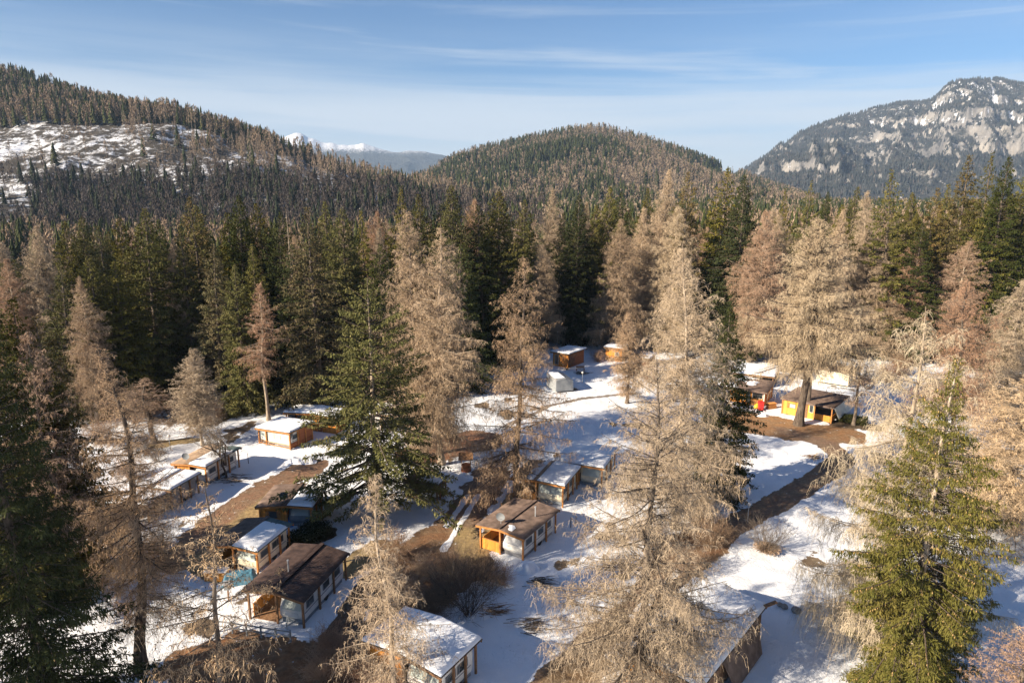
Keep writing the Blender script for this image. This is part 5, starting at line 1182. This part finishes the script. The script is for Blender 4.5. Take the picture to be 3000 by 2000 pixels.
MB().poly([(W + .3, -.1, 2.3), (W + .3, L, 2.3), (W + 1.0, L, .9), (W + 1.0, -.1, .9), (W + .33, -.1, 2.3), (W + .33, L, 2.3), (W + 1.03, L, .9), (W + 1.03, -.1, .9)], [(0, 3, 2, 1), (4, 5, 6, 7), (0, 4, 7, 3), (1, 2, 6, 5)]).build('awning', 'canvas', r)
r, a, rot, W, L, sp, zf = shelter((2387, 1130), (2484, 1136), (2500, 1122), 'cream box trailer with a flat dark roof at the wood edge', name='cabin', hl=2.6, hr=2.6, ridge=0, roofs=('roof_dark', 'roof_dark'), snow=(.35, 0), left='none', posts=False, seed=20, over=.2, beam='roof_dark')
MB().box(0, 0, .3, W, L, 2.52).build('wall', 'van_cream', r, .03)
for k in range(6): MB().box(W * (k + .5) / 6 - .02, -.02, .34, W * (k + .5) / 6 + .02, -.003, 2.45).build('wall_rib', 'van_white', r)
shelter((2150, 1130), (2262, 1136), (2280, 1108), 'low snowy roof with dark eave behind the orange cabin with the red box', name='cabin', hl=1.8, hr=1.9, ridge=0, roofs=('roof_dark', 'roof_dark'), snow=(.96, 0), left='wall', wall='brown_boards', side_wall='brown_boards', seed=21, beam='beam_dark')
shelter((1590, 962), (1640, 966), (1660, 952), 'snowy roof almost lost in the dark wood behind the brown cabin', name='cabin', hl=1.8, hr=1.9, ridge=0, roofs=('roof_dark', 'roof_dark'), snow=(1, 0), left='wall', wall='brown_boards', side_wall='brown_boards', seed=22, beam='beam_dark')
# snowy hut at the bottom
shelter((1035, 2022), (1292, 2075), (1394, 1972), 'hut with thick snow on its wide roof at the bottom of the picture', hl=2.5, hr=2.55, ridge=.5, hz=.30, roofs=('roof_dark', 'roof_dark'), snow=(1, 1), left='wall', wall='orange', beam='beam_dark', seed=23, snow_depth=.24, ridge_strip=False,
        van=dict(label='white caravan in the open right side of the snowy hut at the bottom', hitch=True))
# long snowy roof at the lower right
r, a, rot, W, L, sp, zf = shelter((1800, 2045), (2040, 2105), (2222, 1862), 'long snowy roof with a boarded side wall and orange front at the lower right', hl=2.4, hr=2.4, ridge=.45, hz=.25, roofs=('roof_dark', 'roof_dark'), snow=(1, 1), left='wall', wall='orange', beam='beam_dark', seed=24, side_wall='brown_boards', snow_depth=.24, ridge_strip=False, split=.6)
MB().beam((W + .35, L - .3, 2.75), (W + .9, L + .5, 2.95), .3, .08).build('eave_board', 'beam_dark', r); MB().poly([(W + .05, L * .3, 2.5), (W + .05, L * .9, 2.5), (W + 1.0, L * .8, .2), (W + 1.0, L * .35, .2), (W + .09, L * .3, 2.54), (W + .09, L * .9, 2.54), (W + 1.04, L * .8, .24), (W + 1.04, L * .35, .24)], [(0, 3, 2, 1), (4, 5, 6, 7), (0, 4, 7, 3), (1, 2, 6, 5), (0, 1, 5, 4), (3, 7, 6, 2)]).build('lean_to_sheet', 'roof_brown', r)
# cream cabin glimpsed through the cone-laden spruce
r, a, rot, W, L, sp, zf = shelter((2640, 1850), (2790, 1870), (2860, 1790), 'cream cabin glimpsed through the boughs of the cone-laden spruce', name='cabin', hl=2.4, hr=2.4, ridge=.5, hz=.3, roofs=('roof_tan', 'roof_tan'), snow=(.5, .4), left='wall', wall='van_cream', side_wall='van_cream', seed=25, beam='post_white')

# ------------------------------------------------------------------ small things in the camp
def thing(name, px, py, label, cat, rz=0.0, group=None, z=0): x, y = gp(px, py); return empty(name, x, y, z, rz, label, cat, group)
# grey covered trailer
x, y = gp(1647, 1142); r = empty('covered_trailer', x, y, 0, R_(18), 'boxy trailer under a grey cover on the snow below the small brown cabin', 'trailer')
V = [(-1.6, -1.1, .15), (1.6, -1.1, .15), (1.6, 3.2, .15), (-1.6, 3.2, .15), (-1.6, -1.1, 2.1), (.2, -1.1, 2.25), (.2, 3.2, 2.5), (-1.6, 3.2, 2.3), (1.6, -.9, 1.75), (1.6, 3.2, 1.9)]
MB().poly(V, [(0, 1, 8, 5, 4), (1, 2, 9, 8), (2, 3, 7, 6, 9), (3, 0, 4, 7), (4, 5, 6, 7), (5, 8, 9, 6)]).build('cover', 'canvas_grey', r, .12)
MB().cyl((1.2, .8, .3), (1.45, .8, .3), .3, 12).cyl((-1.45, .8, .3), (-1.2, .8, .3), .3, 12).build('wheel', 'rubber', r)
roof_snow(lambda X, Y: 2.2 + .13 * (Y + 1.1) / 4.3 + 0 * X, -1.5, .3, -.6, 3.0, r, .75, 31, .12)
# wishing well
r = thing('wishing_well', 1366, 1378, 'little roofed wishing well on the red earth', 'well')
MB().cyl((0, 0, 0), (0, 0, .8), .62, 14, .55).build('well_ring', 'redwood', r)
for sx_ in (-.5, .5): MB().box(sx_ - .05, -.05, .7, sx_ + .05, .05, 1.9).build('post', 'beam', r)
MB().poly([(-.85, -.75, 1.65), (.85, -.75, 1.65), (.85, 0, 2.25), (-.85, 0, 2.25), (-.85, .75, 1.65), (.85, .75, 1.65), (-.85, -.75, 1.58), (.85, -.75, 1.58), (-.85, .75, 1.58), (.85, .75, 1.58), (-.85, 0, 2.17), (.85, 0, 2.17)],
    [(0, 1, 2, 3), (3, 2, 5, 4), (6, 0, 3, 10), (10, 3, 4, 8), (7, 11, 2, 1), (11, 9, 5, 2), (7, 1, 0, 6), (8, 4, 5, 9), (11, 7, 6, 10), (9, 11, 10, 8)]).build('well_roof', 'beam_dark', r)
# nesting box on a post
r = thing('bird_house', 671, 1762, 'small snow-topped bird house on a post between the white roof and the fence', 'bird house')
MB().box(-.05, -.05, 0, .05, .05, 1.15).build('post', 'beam_dark', r); MB().box(-.22, -.2, 1.15, .22, .2, 1.62).build('nest_box', 'canvas_grey', r); MB().box(-.4, -.32, 1.63, .4, .32, 1.70).build('box_roof', 'metal', r)
# tarpaulins
def tarp(px, py, w, d, h, label, mat, seed):
    x, y = gp(px, py); X, Y = np.meshgrid(np.linspace(-w / 2, w / 2, 26), np.linspace(-d / 2, d / 2, 20)); e = np.minimum(w / 2 - np.abs(X), d / 2 - np.abs(Y))
    Z = h * sstep(0, .35, e) * (.55 + .7 * fbm(X * 1.6 + seed, Y * 1.6, seed, 4)) + .02 + .06 * fbm(X * 6, Y * 6, seed + 2, 2)
    tag(link('tarpaulin', grid_mesh('tarpaulin', X, Y, Z, [M[mat]], False), None, (x, y, 0), .3), label, 'tarpaulin')
tarp(825, 1541, 2.2, 1.1, .75, 'bright blue tarpaulin heap against the orange cabin wall', 'blue', 2)
tarp(702, 1704, 2.8, 1.3, .9, 'faded blue tarpaulin by the nose of the cream caravan', 'blue_faded', 3)
# wooden boxes
for px, lab in ((620, 'orange wooden chest left of its twin under the white roof front'), (652, 'orange wooden chest nearer the blue tarpaulin')):
    r = thing('wooden_chest', px, 1694, lab, 'chest', R_(3), 'orange wooden chests'); MB().box(-.45, -.4, 0, .45, .4, .78).build('chest_body', 'orange', r); MB().box(-.49, -.44, .785, .49, .44, .84).build('lid', 'snow', r)
# rail fence before the big dark roof
x0, y0 = gp(655, 1868); x1, y1 = gp(860, 1880)
def rail_fence(P0, P1, label, n=6, h=1.0, mat='canvas_grey', rails=(.45, .85)):
    a, b_ = gp(*P0), gp(*P1); L_ = float(np.hypot(*(b_ - a))); r = empty('rail_fence', a[0], a[1], 0, math.atan2(b_[1] - a[1], b_[0] - a[0]), label, 'fence')
    for k in range(n): MB().box(L_ * k / (n - 1) - .05, -.05, 0, L_ * k / (n - 1) + .05, .05, h).build('post', mat, r)
    for z in rails: MB().box(-.1, -.09, z, L_ + .1, -.055, z + .10).build('rail', mat, r)
rail_fence((640, 1848), (852, 1880), 'grey rail fence between the big dark roof and the bare earth', 6)
rail_fence((2160, 1092), (2272, 1106), 'low wooden rail fence behind the snowy roof at the right', 5, .9, 'beam')
rail_fence((1290, 1388), (1258, 1398), 'short wooden fence by the trunk of the joined larches', 3, 1.3, 'beam_dark')
for k, (px, py, h, lab) in enumerate([(728, 1357, 1.3, 'thin dark post in the snow right of the garden tree'), (1672, 1545, 1.1, 'thin dark post in the snow right of the roof with the dish'), (1687, 1535, .9, 'shorter post beside the roof with the dish')]):
    x, y = gp(px, py); o = MB().cyl((0, 0, 0), (0, 0, h), .045, 8, .035).build('marker_post', 'bark_dark', None); o.location = (x, y, 0); tag(o, lab, 'post')
# garden lamps
for px, py, lab in ((2190, 1528, 'garden lamp with white globe beside the brown lane'), (1706, 1122, 'garden lamp with white globe right of the grey covered trailer'), (499, 1318, 'garden lamp behind the longest left roof'), (1633, 1024, 'tall lamp behind the small brown cabin')):
    r = thing('garden_lamp', px, py, lab, 'lamp'); h = 3.6 if px == 1633 else 1.7
    MB().cyl((0, 0, 0), (0, 0, h), .04, 8).build('lamp_post', 'metal', r)
    gl = Soup(); th_ = np.linspace(0, pi, 7)[1:-1]; ph_ = np.arange(10) * 2 * pi / 10; V = [(0, 0, h + .36)] + [(sin(t) * cos(p) * .18, sin(t) * sin(p) * .18, h + .18 + cos(t) * .18) for t in th_ for p in ph_] + [(0, 0, h)]
    F = [(0, 1 + j, 1 + (j + 1) % 10) for j in range(10)] + [(1 + i * 10 + j, 1 + (i + 1) * 10 + j, 1 + (i + 1) * 10 + (j + 1) % 10, 1 + i * 10 + (j + 1) % 10) for i in range(4) for j in range(10)] + [(41 + (j + 1) % 10, 41 + j, 51) for j in range(10)]
    MB().poly(V, F).build('lamp_globe', 'post_white', r, smooth=True)
# red cupboard and yellow toy
r = thing('plastic_cupboard', 2228, 1200, 'red plastic cupboard before the orange cabin with the glazed porch', 'cupboard')
MB().box(-.38, -.3, 0, .38, .3, 1.35).build('cupboard_body', 'red', r, .03); MB().box(-.34, -.33, .08, -.01, -.305, 1.28).build('door', 'red', r); MB().box(.01, -.33, .08, .34, -.305, 1.28).build('door', 'red', r)
x, y = gp(2216, 1196); o = MB().poly([(-.35, -.3, 0), (.35, -.3, 0), (.35, .3, 0), (-.35, .3, 0), (-.25, -.1, .5), (.12, -.1, .78), (.12, .25, .78), (-.25, .25, .5)], [(0, 3, 2, 1), (0, 1, 5, 4), (1, 2, 6, 5), (2, 3, 7, 6), (3, 0, 4, 7), (4, 5, 6, 7)]).build('toy_slide', 'yellow_plastic', None, .05); o.location = (x, y, 0); tag(o, 'small yellow plastic toy beside the red cupboard', 'toy')
r = thing('timber_stack', 2258, 1196, 'stack of split logs at the right corner of the orange porch cabin', 'log pile', .3)
for k in range(24):
    zz_ = .12 + (k // 6) * .22; xx = -.6 + (k % 6) * .24 + (.12 if (k // 6) % 2 else 0)
    MB().cyl((xx, -.35, zz_), (xx, .35, zz_), .11, 7).build('log', 'beam', r)
# heaps of dirty snow, fallen branches
def heap(px, py, w, d, h, label, seed):
    x, y = gp(px, py); X, Y = np.meshgrid(np.linspace(-w / 2, w / 2, 44), np.linspace(-d / 2, d / 2, 36)); e = 1 - np.hypot(X / (w / 2), Y / (d / 2)); n_ = fbm(X * 1.3 + seed * 3, Y * 1.3, seed, 5)
    Z = h * sstep(0, .6, e + (n_ - .5) * .5) * (.6 + .9 * n_) - .04; o = link('snow_heap', grid_mesh('snow_heap', X, Y, Z, [M['snow']], True, keep=(np.maximum(e[:-1, :-1], e[1:, 1:]) > -.1)), None, (x, y, 0)); tag(o, label, 'snow heap')
heap(1545, 1668, 2.6, 2.0, .75, 'heap of snow lumps in front of the roof with the dish', 3)
heap(2085, 1228, 1.0, .8, .4, 'small lump of old snow on the earth left of the orange porch cabin', 4); heap(2235, 1218, 1.8, .9, .3, 'flat rest of snow on the earth between the orange and yellow cabins', 5)
heap(1340, 1400, 3.6, 2.2, .6, 'snow bank at the foot of the wishing well', 6); heap(1155, 1905, 3.0, 1.6, .5, 'snow pushed up at the left edge of the snowy hut', 8)
heap(880, 1352, 4.0, 1.6, .5, 'snow bank beside the awning cabin', 9)
def branch_pile(px, py, R, n, label, seed, mat='bark_dark'):
    x, y = gp(px, py); rgb = np.random.default_rng(seed); P0 = np.stack([rgb.normal(size=n) * R * .4, rgb.normal(size=n) * R * .3, rgb.uniform(.05, .35, n)], -1); a = rgb.uniform(-.5, .6, n); l = rgb.uniform(.6, 1.6, n)
    P1 = P0 + np.stack([np.cos(a) * l, np.sin(a) * l * .5, rgb.normal(size=n) * .12], -1); s = Soup(); s.tubes(np.stack([P0, (P0 + P1) / 2 + rgb.normal(size=(n, 3)) * .05, P1], 1), np.array([.03, .022, .01])[None], 4)
    o = link('branch_pile', s.mesh('branch_pile', [M[mat]]), None, (x, y, 0)); tag(o, label, 'branch pile')
branch_pile(1570, 1708, 1.2, 45, 'loose pile of dark branches on the snow below the dish roof', 2)
branch_pile(1545, 1835, 1.6, 60, 'dark brushwood scattered on the snow right of the snowy hut', 3)
branch_pile(1440, 1795, 1.2, 40, 'cut twigs at the foot of the dark-stemmed bush', 4, 'twig_brown')
branch_pile(1700, 1095, 1.6, 50, 'dark brushwood on the snow right of the small brown cabin', 5); branch_pile(670, 1405, 2.2, 60, 'fallen twigs under the garden tree', 6)
branch_pile(2380, 1342, 1.4, 40, 'twigs lying on the snow tongue beside the lane bend', 7, 'twig_brown')
# felled trunk and beam on the snow
o = MB().cyl((0, 0, 0), (4.6, 3.0, .1), .14, 8, .09).build('felled_log', 'bark', None); x, y = gp(1622, 1338); o.location = (x, y, .15); tag(o, 'felled log lying on the snow above the wide snowy roof', 'log')
r = thing('garden_bench', 1700, 1086, 'low dark garden bench between the brown cabin and the lamp', 'bench', .1)
MB().box(-.8, -.2, .40, .8, .2, .46).build('seat', 'beam_dark', r); MB().box(-.8, .2, .55, .8, .25, .85).build('backrest', 'beam_dark', r)
for sx_ in (-.7, .7): MB().box(sx_ - .04, -.18, 0, sx_ + .04, .24, .395).build('leg', 'beam_dark', r)
# stones in the snow at the lower right
for k, (px, py, s_) in enumerate([(2284, 1772, .22), (2298, 1778, .26), (2332, 1790, .34)]):
    x, y = gp(px, py); rgs = np.random.default_rng(k); st = Soup(); th_ = np.linspace(.01, pi - .01, 7); ph_ = np.arange(10) * 2 * pi / 10
    T_, P_ = np.meshgrid(th_, ph_, indexing='ij'); rr_ = s_ * (1 + .25 * vnoise(T_ * 2 + k * 9, P_ * 1.5, k)); V = np.stack([np.sin(T_) * np.cos(P_) * rr_, np.sin(T_) * np.sin(P_) * rr_, np.cos(T_) * rr_ * .7 + s_ * .3], -1)
    idx = np.arange(70).reshape(7, 10); j2 = np.roll(idx, -1, 1); q = np.stack([idx[:-1], idx[1:], j2[1:], j2[:-1]], -1).reshape(-1, 4); st.add(V, q)
    o = link('stone', st.mesh('stone', [M['stone']], True), None, (x, y, 0)); tag(o, ['dark stone in the snow, nearest the boarded side wall', 'middle one of three dark stones in the snow', 'largest of three dark stones in the snow'][k], 'stone', 'three stones in the snow')

# ------------------------------------------------------------------ the air between the camera and the mountains
hb = MB(); hb.box(-9500, -300, -14, 9500, 11800, 1000); hz_o = hb.build('haze', M['snow'], None); hz_o.data.materials.clear()
hm = bpy.data.materials.new('haze_air'); hm.use_nodes = True; hn = hm.node_tree.nodes; hn.clear()
ho = hn.new('ShaderNodeOutputMaterial'); hv = hn.new('ShaderNodeVolumePrincipled'); hv.inputs['Color'].default_value = (.52, .72, 1, 1); hv.inputs['Density'].default_value = 6.8e-5; hv.inputs['Anisotropy'].default_value = .0
hm.node_tree.links.new(hv.outputs[0], ho.inputs['Volume']); hz_o.data.materials.append(hm); hz_o['kind'] = 'stuff'; hz_o['label'] = 'thin bluish air between the camp and the far mountains'
